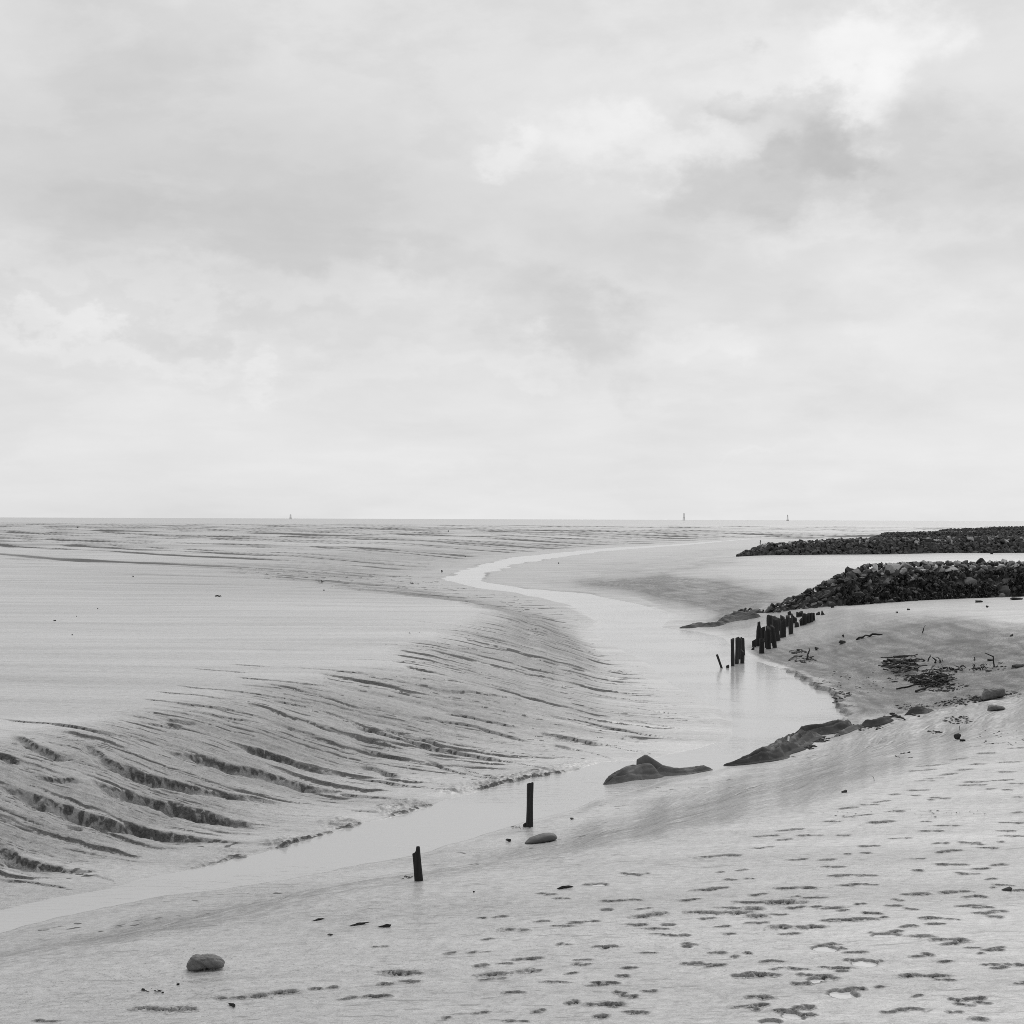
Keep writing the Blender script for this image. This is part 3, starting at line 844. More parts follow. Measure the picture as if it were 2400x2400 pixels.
tag(link('ground', me), 'pale wet tidal mud flats and banks', kind='structure')

# ------------------------------------------------------------------ water
water, t, b = material('silty_water')
tcn = t.add('ShaderNodeTexCoord'); P = tcn.outputs['Object']
b.inputs['Base Color'].default_value = (0.49, 0.49, 0.49, 1)
b.inputs['Roughness'].default_value = 0.16
b.inputs['IOR'].default_value = 1.333
rip = t.noise(t.scalevec(P, (1.6, 5.5, 1)), 1.6, 4, 0.5, 0.2)
pat = t.smooth(t.noise(t.scalevec(P, (0.2, 0.35, 1)), 1.0, 3, 0.5), 0.40, 0.62)
bmp = t.add('ShaderNodeBump')
bmp.inputs['Strength'].default_value = 0.55
bmp.inputs['Distance'].default_value = 0.03
t.put(bmp.inputs['Height'], t.math('MULTIPLY', rip, t.math('ADD', 0.25, t.math('MULTIPLY', pat, 0.75))))
t.put(b.inputs['Normal'], bmp.outputs[0])
xs = np.array([-60, -30, -10, 0, 10, 20, 40, 160.0]); ys = np.array([-8, 10, 20, 30, 50, 80, 150, 300, 520.0])
X, Y = np.meshgrid(xs, ys)
tag(link('creek_water', grid_mesh('creek_water', X, Y, X * 0, water)), 'still silty water of the winding tidal creek', kind='structure')

puddle_water, t, b = material('sky_pale_puddle')
b.inputs['Base Color'].default_value = (0.66, 0.66, 0.66, 1)  # pale base stands in for sky reflected in the puddles
b.inputs['Roughness'].default_value = 0.05
b.inputs['IOR'].default_value = 1.333
seam, t, b = material('far_sea')
tcn = t.add('ShaderNodeTexCoord'); P = tcn.outputs['Object']
b.inputs['Base Color'].default_value = (0.46, 0.46, 0.46, 1)
b.inputs['Roughness'].default_value = 0.35
b.inputs['IOR'].default_value = 1.333
bmp = t.add('ShaderNodeBump')
bmp.inputs['Strength'].default_value = 1.0
bmp.inputs['Distance'].default_value = 1.2
t.put(bmp.inputs['Height'], t.noise(t.scalevec(P, (0.02, 0.06, 1)), 1.0, 4, 0.6))
t.put(b.inputs['Normal'], bmp.outputs[0])
ys = np.array([900, 1300, 2000, 4000, 9000, 20000, 60000.0])
X = np.stack([np.linspace(-2.2, 2.2, 9) * y for y in ys]); Y = np.repeat(ys[:, None], 9, 1)
tag(link('sea', grid_mesh('sea', X, Y, X * 0 - 0.3, seam)), 'thin grey band of sea along the horizon', kind='structure')

# ------------------------------------------------------------------ materials of the objects
def simple_mat(name, base, rough=0.7, var=0.5, scale=(6, 6, 6), bump=0.02, coat=0.0, per_obj=0.0, speckle=None):
    m, t, b = material(name)
    tcn = t.add('ShaderNodeTexCoord'); P = tcn.outputs['Object']
    n = t.noise(t.scalevec(P, scale), 1.0, 6, 0.62, 0.2)
    c = t.math('MULTIPLY', base, t.math('ADD', 1 - var, t.math('MULTIPLY', n, 2 * var)))
    if per_obj:
        oi = t.add('ShaderNodeObjectInfo')
        c = t.math('MULTIPLY', c, t.math('ADD', 1 - per_obj, t.math('MULTIPLY', oi.outputs['Random'], 2 * per_obj)))
    if speckle:
        sp = t.smooth(t.noise(P, speckle[0], 5, 0.6), speckle[1], speckle[1] + 0.1)
        c = t.mixf(sp, c, speckle[2])
    t.put(b.inputs['Base Color'], t.grey(c))
    b.inputs['Roughness'].default_value = rough
    b.inputs['Specular IOR Level'].default_value = 0.35
    b.inputs['Coat Weight'].default_value = coat
    b.inputs['Coat Roughness'].default_value = 0.3
    bp = t.add('ShaderNodeBump')
    bp.inputs['Strength'].default_value = 0.8
    bp.inputs['Distance'].default_value = bump
    t.put(bp.inputs['Height'], n)
    t.put(b.inputs['Normal'], bp.outputs[0])
    return m


M_WOOD = simple_mat('weathered_wet_timber', 0.030, 0.8, 0.9, (40, 40, 4), 0.01, per_obj=0.3)
M_STICK = simple_mat('dead_stick', 0.045, 0.85, 0.5, (30, 30, 6), 0.005, per_obj=0.5)
M_ROCK = simple_mat('dark_wet_basalt', 0.105, 0.7, 0.55, (4, 4, 4), 0.05, per_obj=0.75, speckle=(6.0, 0.62, 0.13))
M_PALE = simple_mat('pale_dry_stone', 0.42, 0.85, 0.5, (5, 5, 5), 0.04, per_obj=0.4)
M_STONE = simple_mat('grey_shore_stone', 0.16, 0.65, 0.5, (9, 9, 9), 0.02, speckle=(30.0, 0.60, 0.05))
M_FLAT = simple_mat('smooth_grey_stone', 0.12, 0.6, 0.15, (6, 6, 6), 0.006)
M_WEED = simple_mat('bladder_weed', 0.022, 0.5, 0.6, (14, 14, 14), 0.02)
M_CLOTH = simple_mat('muddy_geotextile', 0.11, 0.9, 0.7, (4, 4, 4), 0.012, speckle=(2.2, 0.50, 0.17))
M_DARKCLOTH = simple_mat('black_geotextile', 0.06, 0.9, 0.7, (4, 4, 4), 0.012, speckle=(2.5, 0.54, 0.15))
M_CLOD = simple_mat('dark_clod', 0.06, 0.8, 0.5, (20, 20, 20), 0.01, per_obj=0.5)
M_STEEL = simple_mat('haze_pale_steel', 0.45, 0.6, 0.15, (0.5, 0.5, 0.5), 0.0)  # haze of the distance put into the pale base colour
M_WHITE = simple_mat('white_scrap', 0.8, 0.5, 0.05, (5, 5, 5), 0.0)


def site(px, py):
    """ground point under a photo pixel, on the finished ground"""
    d = px_dir(px, py)
    h0 = hit(px, py)
    t0 = np.linalg.norm(h0 - np.array([0, 0, HC]))
    ts = np.linspace(t0 * 0.86, t0 * 1.12, 160)
    Q = np.array([0, 0, HC]) + ts[:, None] * d
    f = Q[:, 2] - np.maximum(gz(Q[:, 0], Q[:, 1]), 0)
    k = int(np.argmax(f < 0))
    if f[k] >= 0: return h0
    if k == 0: return Q[0]
    a = f[k - 1] / (f[k - 1] - f[k])
    q = Q[k - 1] + a * (Q[k] - Q[k - 1])
    return q


def mpp(p):
    """metres of one photo pixel at a point"""
    return math.hypot(p[0], p[1]) / FPX


def hnoise(V, f, seed):
    V = np.asarray(V)
    return perlin(V[:, 0] * f + seed * 3.7 + V[:, 2] * f * 0.7, V[:, 1] * f - seed * 1.9 + V[:, 2] * f * 0.9)


# ------------------------------------------------------------------ stones
def rock_mesh(name, seed, mat, sub=2, angular=1.0, n=13, squash=(1, 1, 0.75)):
    r = np.random.default_rng(seed)
    bm = bmesh.new()
    for i in range(n):
        v = r.normal(size=3); v /= np.linalg.norm(v)
        v *= r.uniform(0.8, 1.0)
        bm.verts.new(v * np.array(squash) * 0.5)
    res = bmesh.ops.convex_hull(bm, input=bm.verts)
    loose = [v for v in bm.verts if not v.link_faces]
    if loose: bmesh.ops.delete(bm, geom=loose, context='VERTS')
    bmesh.ops.bevel(bm, geom=list(bm.edges), offset=0.035 if angular else 0.1, segments=1 if angular else 2, affect='EDGES', clamp_overlap=True)
    bmesh.ops.triangulate(bm, faces=bm.faces)
    for _ in range(sub):
        bmesh.ops.subdivide_edges(bm, edges=[e for e in bm.edges if e.calc_length() > 0.12], cuts=1, use_grid_fill=True)
        bmesh.ops.triangulate(bm, faces=[f for f in bm.faces if len(f.verts) > 4])
    V = np.array([v.co[:] for v in bm.verts])
    dn = 0.05 * hnoise(V, 3.1, seed) + 0.025 * hnoise(V, 8.0, seed + 5)
    nn = V / (np.linalg.norm(V, axis=1, keepdims=True) + 1e-6)
    V = V + nn * dn[:, None]
    for v, c in zip(bm.verts, V): v.co = c
    bmesh.ops.recalc_face_normals(bm, faces=bm.faces)
    me = bpy.data.meshes.new(name)
    bm.to_mesh(me); bm.free()
    me.materials.append(mat)
    return me


def low_rock(seed):
    r = np.random.default_rng(seed)
    bm = bmesh.new()
    for i in range(10):
        v = r.normal(size=3); v /= np.linalg.norm(v)
        bm.verts.new(v * np.array((0.5, 0.5, 0.38)) * r.uniform(.85, 1))
    bmesh.ops.convex_hull(bm, input=bm.verts)
    loose = [v for v in bm.verts if not v.link_faces]
    if loose: bmesh.ops.delete(bm, geom=loose, context='VERTS')
    bmesh.ops.recalc_face_normals(bm, faces=bm.faces)
    bm.verts.index_update()
    V = np.array([v.co[:] for v in bm.verts]); F = np.array([[v.index for v in f.verts] for f in bm.faces])
    bm.free()
    return V, F


LOW = [low_rock(900 + i) for i in range(10)]


def rot3(r):
    q = r.normal(size=4); q /= np.linalg.norm(q)
    a, b_, c, d = q
    return np.array([[1 - 2 * (c * c + d * d), 2 * (b_ * c - a * d), 2 * (b_ * d + a * c)],
                     [2 * (b_ * c + a * d), 1 - 2 * (b_ * b_ + d * d), 2 * (c * d - a * b_)],
                     [2 * (b_ * d - a * c), 2 * (c * d + a * b_), 1 - 2 * (b_ * b_ + c * c)]])


def mass(name, items, mat_list, smooth=False):
    """many small pieces as one mesh: items = (V, F, material index)"""
    Vs, Fs, Ms = [], [], []
    o = 0
    for V, F, m in items:
        Vs.append(V); Fs.append(np.asarray(F) + o); Ms += [m] * len(F); o += len(V)
    V = np.concatenate(Vs)
    me = bpy.data.meshes.new(name)
    me.from_pydata([tuple(v) for v in V.tolist()], [], [tuple(f) for F in Fs for f in F.tolist()])
    for m in mat_list: me.materials.append(m)
    me.polygons.foreach_set('material_index', Ms)
    if smooth: me.polygons.foreach_set('use_smooth', [True] * len(me.polygons))
    me.update()
    return me


def horizon(px):
    return 1212.4 + 8.7 * px / 2400


class Groyne:
    """a rock dam whose outline is read off the photograph: (px, top, base)"""
    def __init__(self, prof, zbase=None, slope=1.5, crest=0.5):
        self.sl, self.cw = slope, crest
        X, Y, H, G = [], [], [], []
        for (px, top, base) in prof:
            if zbase is None:
                g = hit(px, base)
            else:
                d = px_dir(px, base); t_ = (zbase - HC) / d[2]
                g = np.array([d[0] * t_, d[1] * t_, zbase])
            h = max(0.05, (base - top) / FPX * g[1])
            for _ in range(6):                     # the crest stands behind the toe
                yc = g[1] + h * slope + crest * min(1, h)
                zt = HC - (top - horizon(px)) / FPX * yc
                h = max(0.05, zt - g[2])
            yc = g[1] + h * slope + crest * min(1, h)
            X.append(g[0] * yc / g[1]); Y.append(yc); H.append(h); G.append(g[2])
        o = np.argsort(X)
        self.X, self.Y, self.H, self.G = (np.array(a)[o] for a in (X, Y, H, G))

    def at(self, x):
        return (np.interp(x, self.X, self.Y), np.interp(x, self.X, self.H), np.interp(x, self.X, self.G))

    def surf(self, x, v):
        """v = -1 toe in front .. 0 crest .. 1 toe behind"""
        yc, h, g = self.at(x)
        w_ = h * self.sl + self.cw * np.minimum(1, h)
        f = self.cw * np.minimum(1, h) / w_
        z = h * np.clip((1 - np.abs(v)) / (1 - f), 0, 1)
        return yc + v * w_, g + z

    def core(self, name, mat, nx, drop, seed=1):
        xs = np.linspace(self.X[0], self.X[-1], nx); vs = np.linspace(-1.08, 1.08, 25)
        X, V = np.meshgrid(xs, vs)
        Yv, Z = self.surf(X.ravel(), V.ravel())
        Yv = Yv.reshape(X.shape); Z = Z.reshape(X.shape)
        Z = Z - drop + drop * 0.8 * fbm(X * 2.3 + seed, Yv * 2.3, 3)
        Z = np.where(np.abs(V) > 1.0, Z - 0.4, Z)
        return X, Yv, Z


G1 = Groyne([(1722, 1436, 1441), (1794, 1427, 1438), (1859, 1401, 1431), (1917, 1376, 1425), (1983, 1343, 1418), (2033, 1325, 1413), (2135, 1320, 1406),
             (2243, 1319, 1402), (2400, 1320, 1395), (2560, 1319, 1390)])
G2 = Groyne([(1728, 1302, 1305), (1760, 1290, 1303), (1790, 1279, 1302), (1845, 1274, 1301), (1990, 1266, 1299.5), (2060, 1264.5, 1299), (2200, 1263, 1297.5), (2400, 1260, 1296), (2600, 1258, 1294)])
G3 = Groyne([(2030, 1264.5, 1266), (2080, 1250, 1265.5), (2200, 1247.5, 1264.5), (2400, 1245, 1263.5), (2640, 1243, 1262)], zbase=1.0)
G4 = Groyne([(2185, 1248, 1249.5), (2218, 1241, 1249.3), (2294, 1239, 1249), (2400, 1236.5, 1248.5), (2600, 1235, 1248)], zbase=0.9)
G5 = Groyne([(2285, 1239, 1240.5), (2310, 1236, 1240.5), (2400, 1234, 1240.3), (2600, 1232.5, 1240)], zbase=0.6)

ROCKS = [rock_mesh('rock', 40 + i, M_ROCK, 1, 1.0, 9 + i % 4, (1, 0.85, 0.62)) for i in range(14)]
PALES = [rock_mesh('rock', 80 + i, M_PALE, 1, 1.0, 9 + i % 4, (1, 0.85, 0.62)) for i in range(6)]
r = np.random.default_rng(5)
placed = []
first = {}
tries = 0
LAB = {
    'low': 'small dark stone in the low tail of the near rock groyne by the timber piles',
    'face': 'dark angular boulder on the front slope of the near rock groyne',
    'crest': 'dark boulder along the top edge of the near rock groyne',
    'pale': 'pale dry boulder on the crest of the near rock groyne',
    'foot': 'dark boulder among seaweed at the foot of the near rock groyne',
}
items_small = []
while len(placed) < 300 and tries < 9000:
    tries += 1
    x = r.uniform(G1.X[0], G1.X[-1] - 1.2)
    yc, h, g = G1.at(x)
    # density in view: keep to the near face and the crest
    v = r.uniform(-1.0, 0.12) if r.random() < .7 else r.uniform(-.36, .1)
    if r.random() > (h * 1.0 + 0.25): continue
    sz = (0.42 + 0.8 * r.random() ** 1.8) if h > 0.9 else r.uniform(0.32, 0.8)
    sz *= (1.12 if v > -0.5 else 0.9)
    yy, zz = G1.surf(x, v)
    if any((x - a) ** 2 + (yy - b_) ** 2 + (zz - c) ** 2 < (0.31 * (sz + e)) ** 2 for a, b_, c, e in placed): continue
    placed.append((x, float(yy), float(zz), sz))
    if h < 0.75: kind = 'low'
    elif v > -0.36: kind = 'pale' if (r.random() < 0.6 and x > G1.X[0] + 6.5) else 'crest'
    elif v < -0.72 and x > 17: kind = 'foot'
    else: kind = 'face'
    me = PALES[r.integers(len(PALES))] if kind == 'pale' else ROCKS[r.integers(len(ROCKS))]
    o = link('rock', me, (x, float(yy), float(zz) - 0.08 * sz), (r.uniform(-1, 1), r.uniform(-1, 1), r.uniform(0, 6.3)),
             (sz * r.uniform(.85, 1.25), sz * r.uniform(.8, 1.1), sz * r.uniform(.7, 1.05)))
    tag(o, LAB[kind], 'boulder', {'low': 'stones in the low tail of the near groyne', 'face': 'dark boulders of the near groyne face', 'crest': 'dark boulders on the near groyne crest',
                                 'pale': 'pale boulders on the near groyne crest', 'foot': 'boulders at the foot of the near groyne'}[kind])


def rubble(G, nsmall, smin, smax, drop, seed, nx, pale=0.0, vlo=-1.02, xlo=None):
    rr = np.random.default_rng(seed)
    items = []
    X, Yv, Z = G.core('core', M_ROCK, nx, drop, seed)
    nr, nc = X.shape
    i = np.arange(nr * nc).reshape(nr, nc)
    q = np.stack([i[:-1, :-1], i[:-1, 1:], i[1:, 1:], i[1:, :-1]], -1).reshape(-1, 4)
    tri = np.concatenate([q[:, [0, 1, 2]], q[:, [0, 2, 3]]])
    items.append((np.stack([X, Yv, Z], -1).reshape(-1, 3), tri, 0))
    for k in range(nsmall):
        x = rr.uniform(G.X[0], G.X[-1]); v = rr.uniform(vlo, 0.35)
        yy, zz = G.surf(x, v)
        _, h, _ = G.at(x)
        if rr.random() > h + .35: continue
        s_ = rr.uniform(smin, smax) * (1 if h > .7 else .7)
        V, F = LOW[rr.integers(len(LOW))]
        W = (V * (s_ * rr.uniform(.8, 1.2), s_ * rr.uniform(.8, 1.2), s_)) @ rot3(rr).T + (x, float(yy), float(zz) - 0.1 * s_)
        items.append((W, F, 1 if (rr.random() < pale and v > -0.35) else 0))
    return items


M_RUB = simple_mat('dark_rubble', 0.075, 0.75, 0.85, (1.3, 1.3, 1.3), 0.05, speckle=(1.1, 0.60, 0.14))
o = link('rubble', mass('rubble', rubble(G1, 700, 0.14, 0.36, 0.22, 21, 220, 0.04), [M_RUB, M_PALE]))
tag(o, 'small dark stones packed between the boulders of the near groyne', kind='stuff')
o = link('rubble', mass('rubble', rubble(G2, 2600, 0.35, 1.1, 0.3, 22, 260, 0.16), [M_RUB, M_PALE]))
tag(o, 'dark rock groyne across the flats behind the near one', kind='stuff')
o = link('rubble', mass('rubble', rubble(G3, 2200, 0.5, 1.2, 0.2, 23, 200, 0.03), [M_RUB, M_PALE]))
tag(o, 'third dark rock groyne showing just over the second', kind='stuff')
o = link('rubble', mass('rubble', rubble(G4, 1200, 0.7, 1.5, 0.2, 24, 160), [M_RUB, M_PALE]))
tag(o, 'far low rock groyne at the right edge, behind the third', kind='stuff')
o = link('rubble', mass('rubble', rubble(G5, 700, 0.7, 1.6, 0.2, 25, 120), [M_RUB, M_PALE]))
tag(o, 'farthest rock groyne, a thin dark strip at the right edge', kind='stuff')

# seaweed hanging over the lower front of the near groyne
items = []
rr = np.random.default_rng(31)
for k in range(5200):
    x = rr.uniform(15.5, G1.X[-1]); v = -1.02 + 0.62 * rr.random() ** 1.3
    if perlin(np.float32(x * 0.7), np.float32(v * 4 + 3)) < -0.12: continue
    yy, zz = G1.surf(x, v)
    s_ = rr.uniform(0.05, 0.13)
    c = np.array([x, float(yy) - 0.12, float(zz) + rr.uniform(0.0, 0.17)])
    a = rr.normal(size=3) * s_; b_ = rr.normal(size=3) * s_ * .5 - np.array([0, 0, s_])
    V = np.array([c - a * .5, c + a * .5, c + a * .3 + b_, c - a * .35 + b_ * 1.1])
    items.append((V, np.array([[0, 1, 2], [0, 2, 3]]), 0))
o = link('seaweed', mass('seaweed', items, [M_WEED]))
tag(o, 'dark seaweed draped over the lower front of the near groyne', kind='stuff')


# ------------------------------------------------------------------ timber piles
def pile_mesh(h, wd_, seed, notch=0.25, lean=0.0, narrow=0.0, sides=22, bury=0.35, mat=None, rings=None, square=0.0, step=None):
    """an old pile: grooved, ragged at the top, worn thinner near the tip"""
    r = np.random.default_rng(seed)
    rings = rings or max(8, int(h / 0.07))
    V, F = [], []
    ph = r.uniform(0, 6.3)
    tt = np.linspace(0, 1, rings)
    for i, u in enumerate(tt):
        z0 = -bury + u * (h + bury)
        for j in range(sides):
            a = 2 * math.pi * j / sides
            rad = 0.5 * wd_ * (1 + 0.10 * float(perlin(np.float32(3 * math.cos(a) + seed), np.float32(3 * math.sin(a) + z0 * 0.6))))
            rad *= 1 + 0.07 * float(perlin(np.float32(7 * math.cos(a) + seed), np.float32(7 * math.sin(a) + z0 * 1.5)))
            if square: rad *= 1 + square * (abs(math.cos(2 * a)) - 0.5) * -0.5
            rad *= 1 - 0.10 * u
            if narrow and u > 0.8: rad *= 1 - narrow * min(1, (u - 0.8) / 0.08)
            rad *= 1 + 0.05 * math.sin(z0 * 9 + seed)
            z = z0
            if u > 0.70:                       # ragged broken head
                k = (u - 0.70) / 0.30
                cut = notch * wd_ * (0.5 + 0.5 * math.cos(a - ph)) * 1.7 + 0.35 * notch * wd_ * float(perlin(np.float32(4 * math.cos(a) + seed), np.float32(4 * math.sin(a))))
                if step: cut += step * (0.55 - 0.25 * math.cos(a) if math.cos(a) < 0.15 else 0.0) * 1.4
                z = z0 - k * k * cut
            V.append((rad * math.cos(a) + lean * max(z, -bury), rad * math.sin(a), z))
    for i in range(rings - 1):
        for j in range(sides):
            k = (j + 1) % sides
            F.append((i * sides + j, i * sides + k, (i + 1) * sides + k, (i + 1) * sides + j))
    top = (rings - 1) * sides
    inner = len(V)
    for j in range(sides):
        v = V[top + j]; cx = lean * v[2]
        V.append((cx + (v[0] - cx) * 0.6, v[1] * 0.6, v[2] - 0.04 * wd_ + 0.12 * wd_ * r.uniform(-1, 1)))
    V.append((lean * h, 0, float(np.mean([V[inner + j][2] for j in range(sides)])) - 0.06 * wd_))
    for j in range(sides):
        k = (j + 1) % sides
        F.append((top + j, top + k, inner + k, inner + j))
        F.append((inner + j, inner + k, len(V) - 1))
    me = new_mesh('timber_pile', V, F, mat or M_WOOD)
    return me


p = site(982, 2064); k = mpp(p)
o = link('timber_post', pile_mesh(82 * k, 22 * k, 3, 0.10, -0.10, sides=48, rings=48, square=.2, step=17 * k), p)
tag(o, 'short leaning dark post with a notched top, in the near mud beside the water', 'post')
p = site(1241, 1937); k = mpp(p)
o = link('timber_post', pile_mesh(104 * k, 17.5 * k, 8, 0.2, 0.012, sides=40, rings=50, square=.25), p)
tag(o, 'tall upright dark post at the edge of the creek with a stub at its foot', 'post')
p = site(1230, 1937); k = mpp(p)
o = link('timber_stub', pile_mesh(10 * k, 9 * k, 18, 0.4, -0.1, sides=20, rings=10), (p[0], p[1] - 0.01, p[2]))
tag(o, 'tiny wooden stub at the foot of the tall lone post', 'stub')

Z1 = 350 / 1932
PILES = [  # base x, base y, top x, top y, width, notch, narrow, kind, label   (zoom of the photo: 1650,1400 + n * .1812)
    (228, 915, 165, 737, 30, .2, 0, 'stake', 'thin dark stake leaning left out of the creek water'),
    (305, 910, 305, 872, 42, .2, 0, 'pile', 'short square stub in the water between leaning stake and first piles'),
    (372, 890, 368, 533, 46, .25, 0, 'pile', 'tall pile standing in the water, leftmost of the cluster'),
    (424, 862, 430, 516, 46, .2, 0, 'pile', 'tall pile in the water, just right of the leftmost one'),
    (466, 800, 466, 520, 46, .3, 0, 'pile', 'tall pile wedged in the middle of the water-side cluster'),
    (508, 748, 495, 518, 46, .2, 0, 'pile', 'tall pile flaring at its foot, right of the water-side cluster'),
    (493, 855, 500, 680, 48, .4, 0, 'pile', 'half-height round-topped pile in front of the water-side cluster'),
    (648, 642, 648, 542, 44, .3, 0, 'pile', 'short pile standing alone left of the long double row'),
    (622, 676, 622, 636, 52, .5, 0, 'pile', 'low rotten stump left of the double row on the mud'),
    (706, 630, 710, 318, 54, .1, .45, 'pile', 'tall pile worn to a narrow knob at its top'),
    (770, 580, 760, 378, 50, .3, 0, 'pile', 'dark pile right behind the knob-topped one'),
    (748, 724, 744, 530, 52, .12, 0, 'pile', 'flat-topped short pile nearest the camera in the double row'),
    (836, 668, 824, 372, 50, .35, 0, 'pile', 'ragged-topped pile in front, left of the pale leaning one'),
    (802, 652, 800, 420, 30, .3, 0, 'pile', 'thin pile half hidden behind the ragged-topped front one'),
    (915, 652, 882, 362, 48, .3, 0, 'pile', 'greyish pile leaning left in the front of the double row'),
    (850, 590, 846, 234, 62, .15, 0, 'pile', 'thick tall pile rising behind the ragged-topped front one'),
    (948, 562, 915, 248, 66, .3, 0, 'pile', 'broad tall pile right of the greyish leaning one'),
    (972, 432, 965, 268, 28, .3, 0, 'pile', 'thin pile behind the broad tall one'),
    (1020, 517, 1022, 282, 62, .3, 0, 'pile', 'stout pile standing clear in the middle of the double row'),
    (1015, 420, 1015, 233, 48, .3, 0, 'pile', 'pile showing over the stout middle pile from behind'),
    (1080, 376, 1083, 237, 42, .2, 0, 'pile', 'pile in the back row between stout and slim middle piles'),
    (1124, 472, 1122, 258, 46, .2, 0, 'pile', 'slim pile with a rotten foot, right of the stout middle pile'),
    (1165, 330, 1162, 213, 60, .5, 0, 'pile', 'gnawed wide pile in the back row past the middle'),
    (1105, 230, 1102, 178, 36, .3, 0, 'pile', 'small pile top at the back, against the groyne stones'),
    (1202, 382, 1200, 318, 46, .5, 0, 'pile', 'low broken pile in the front row, at the gap of pale mud'),
    (1215, 250, 1215, 188, 38, .2, 0, 'pile', 'left one of the two small back piles side by side'),
    (1250, 246, 1252, 178, 46, .25, 0, 'pile', 'right one of the two small back piles side by side'),
    (1263, 362, 1258, 265, 42, .4, 0, 'pile', 'jagged pile left of the tight group at the shore end'),
    (1298, 350, 1297, 208, 48, .2, 0, 'pile', 'leftmost pile of the tight group at the shore end'),
    (1343, 332, 1350, 203, 42, .2, 0, 'pile', 'second pile of the tight group at the shore end'),
    (1384, 318, 1380, 198, 42, .2, 0, 'pile', 'third pile of the tight group at the shore end'),
    (1418, 300, 1412, 200, 34, .2, 0, 'pile', 'slim last pile of the tight group at the shore end'),
    (1475, 226, 1475, 188, 46, .3, 0, 'pile', 'first low stump past the shore end of the piles'),
    (1545, 222, 1550, 178, 54, .5, 0, 'pile', 'second low stump past the shore end, the rightmost of the row'),
    (1662, 132, 1662, 100, 36, .2, 0, 'pile', 'lone small stump on the pale mud close below the groyne'),
]
for i, (bx, by, tx, ty, wz, no, na, kd, lb) in enumerate(PILES):
    X0, Y0 = 1650 + bx * Z1, 1400 + by * Z1
    p = site(X0, Y0); k = mpp(p) * Z1
    h_ = (by - ty) * k
    o = link('wooden_stake' if kd == 'stake' else 'timber_pile', pile_mesh(h_, wz * k * (1.1 if i < 7 else 1.3), 60 + i, no, (tx - bx) / (by - ty), na, bury=0.5), p)
    tag(o, lb, 'stake' if kd == 'stake' else 'pile', None if kd == 'stake' else 'old timber piles in rows between groyne and creek')


# ------------------------------------------------------------------ lone stones and pieces of driftwood
def profile_stone(outline, seed, mat, depth=0.4, rough=0.05):
    """stone with the silhouette read off the photograph, rounded in depth"""
    Pl = np.array(outline, float)
    c = (Pl.min(0) + Pl.max(0)) / 2
    Pl = (Pl - c) / (Pl[:, 0].max() - Pl[:, 0].min()); Pl[:, 1] *= -1
    # radius of the outline in every direction
    n = 360; th = np.linspace(-math.pi, math.pi, n, endpoint=False); R = np.zeros(n)
    for i, a in enumerate(th):
        d = np.array([math.cos(a), math.sin(a)])
        for k in range(len(Pl)):
            p0, p1 = Pl[k], Pl[(k + 1) % len(Pl)]
            M = np.array([[d[0], p0[0] - p1[0]], [d[1], p0[1] - p1[1]]])
            if abs(np.linalg.det(M)) < 1e-9: continue
            t_, u = np.linalg.solve(M, p0)
            if t_ > 0 and -1e-6 <= u <= 1 + 1e-6: R[i] = max(R[i], t_)
    ke = np.ones(9) / 9
    R = np.convolve(np.concatenate([R[-4:], R, R[:4]]), ke, 'valid')
    bm = bmesh.new()
    bmesh.ops.create_icosphere(bm, subdivisions=5, radius=1.0)
    V = np.array([v.co[:] for v in bm.verts])
    a = np.arctan2(V[:, 2], V[:, 0]); q = np.hypot(V[:, 0], V[:, 2])
    rr_ = np.interp(a, np.append(th, math.pi), np.append(R, R[0]))
    W = np.stack([np.cos(a) * q ** 0.85 * rr_, np.sign(V[:, 1]) * np.abs(V[:, 1]) ** 0.8 * depth / 2, np.sin(a) * q ** 0.85 * rr_], 1)
    nn = W / (np.linalg.norm(W, axis=1, keepdims=True) + 1e-6)
    W = W + nn * (rough * hnoise(W, 3.5, seed) + 0.5 * rough * hnoise(W, 9, seed + 3) + 0.2 * rough * hnoise(W, 24, seed + 6))[:, None]
    for v, c_ in zip(bm.verts, W): v.co = c_
    me = bpy.data.meshes.new('stone'); bm.to_mesh(me); bm.free()
    me.polygons.foreach_set('use_smooth', [True] * len(me.polygons))
    me.materials.append(mat)
    return me


def bounds(me):
    V = np.array([v.co[:] for v in me.vertices])
    return V.min(0), V.max(0)


def put(name, me, px, py, wpx, hpx, label, cat, group=None, rz=0.0, depth=0.7, sink=0.15):
    """stand a mesh of about unit size on the ground, wpx wide and hpx high in the photo"""
    p = site(px, py); k = mpp(p)
    lo, hi = bounds(me)
    el = (HC - p[2]) / math.hypot(p[0], p[1])
    w_ = wpx * k
    dp_ = w_ * depth
    hz = max(hpx * k - 0.55 * dp_ * el, hpx * k * 0.35)
    ex = hi - lo
    sx, sy, sz = w_ / ex[0], dp_ / ex[1], hz / ex[2] / (1 - sink)
    c = (lo + hi) / 2
    o = link(name, me, (p[0] - c[0] * sx, p[1] + dp_ * 0.4, p[2] - (lo[2] * sz) - hz * sink), (0, 0, rz), (sx, sy, sz))
    return tag(o, label, cat, group)


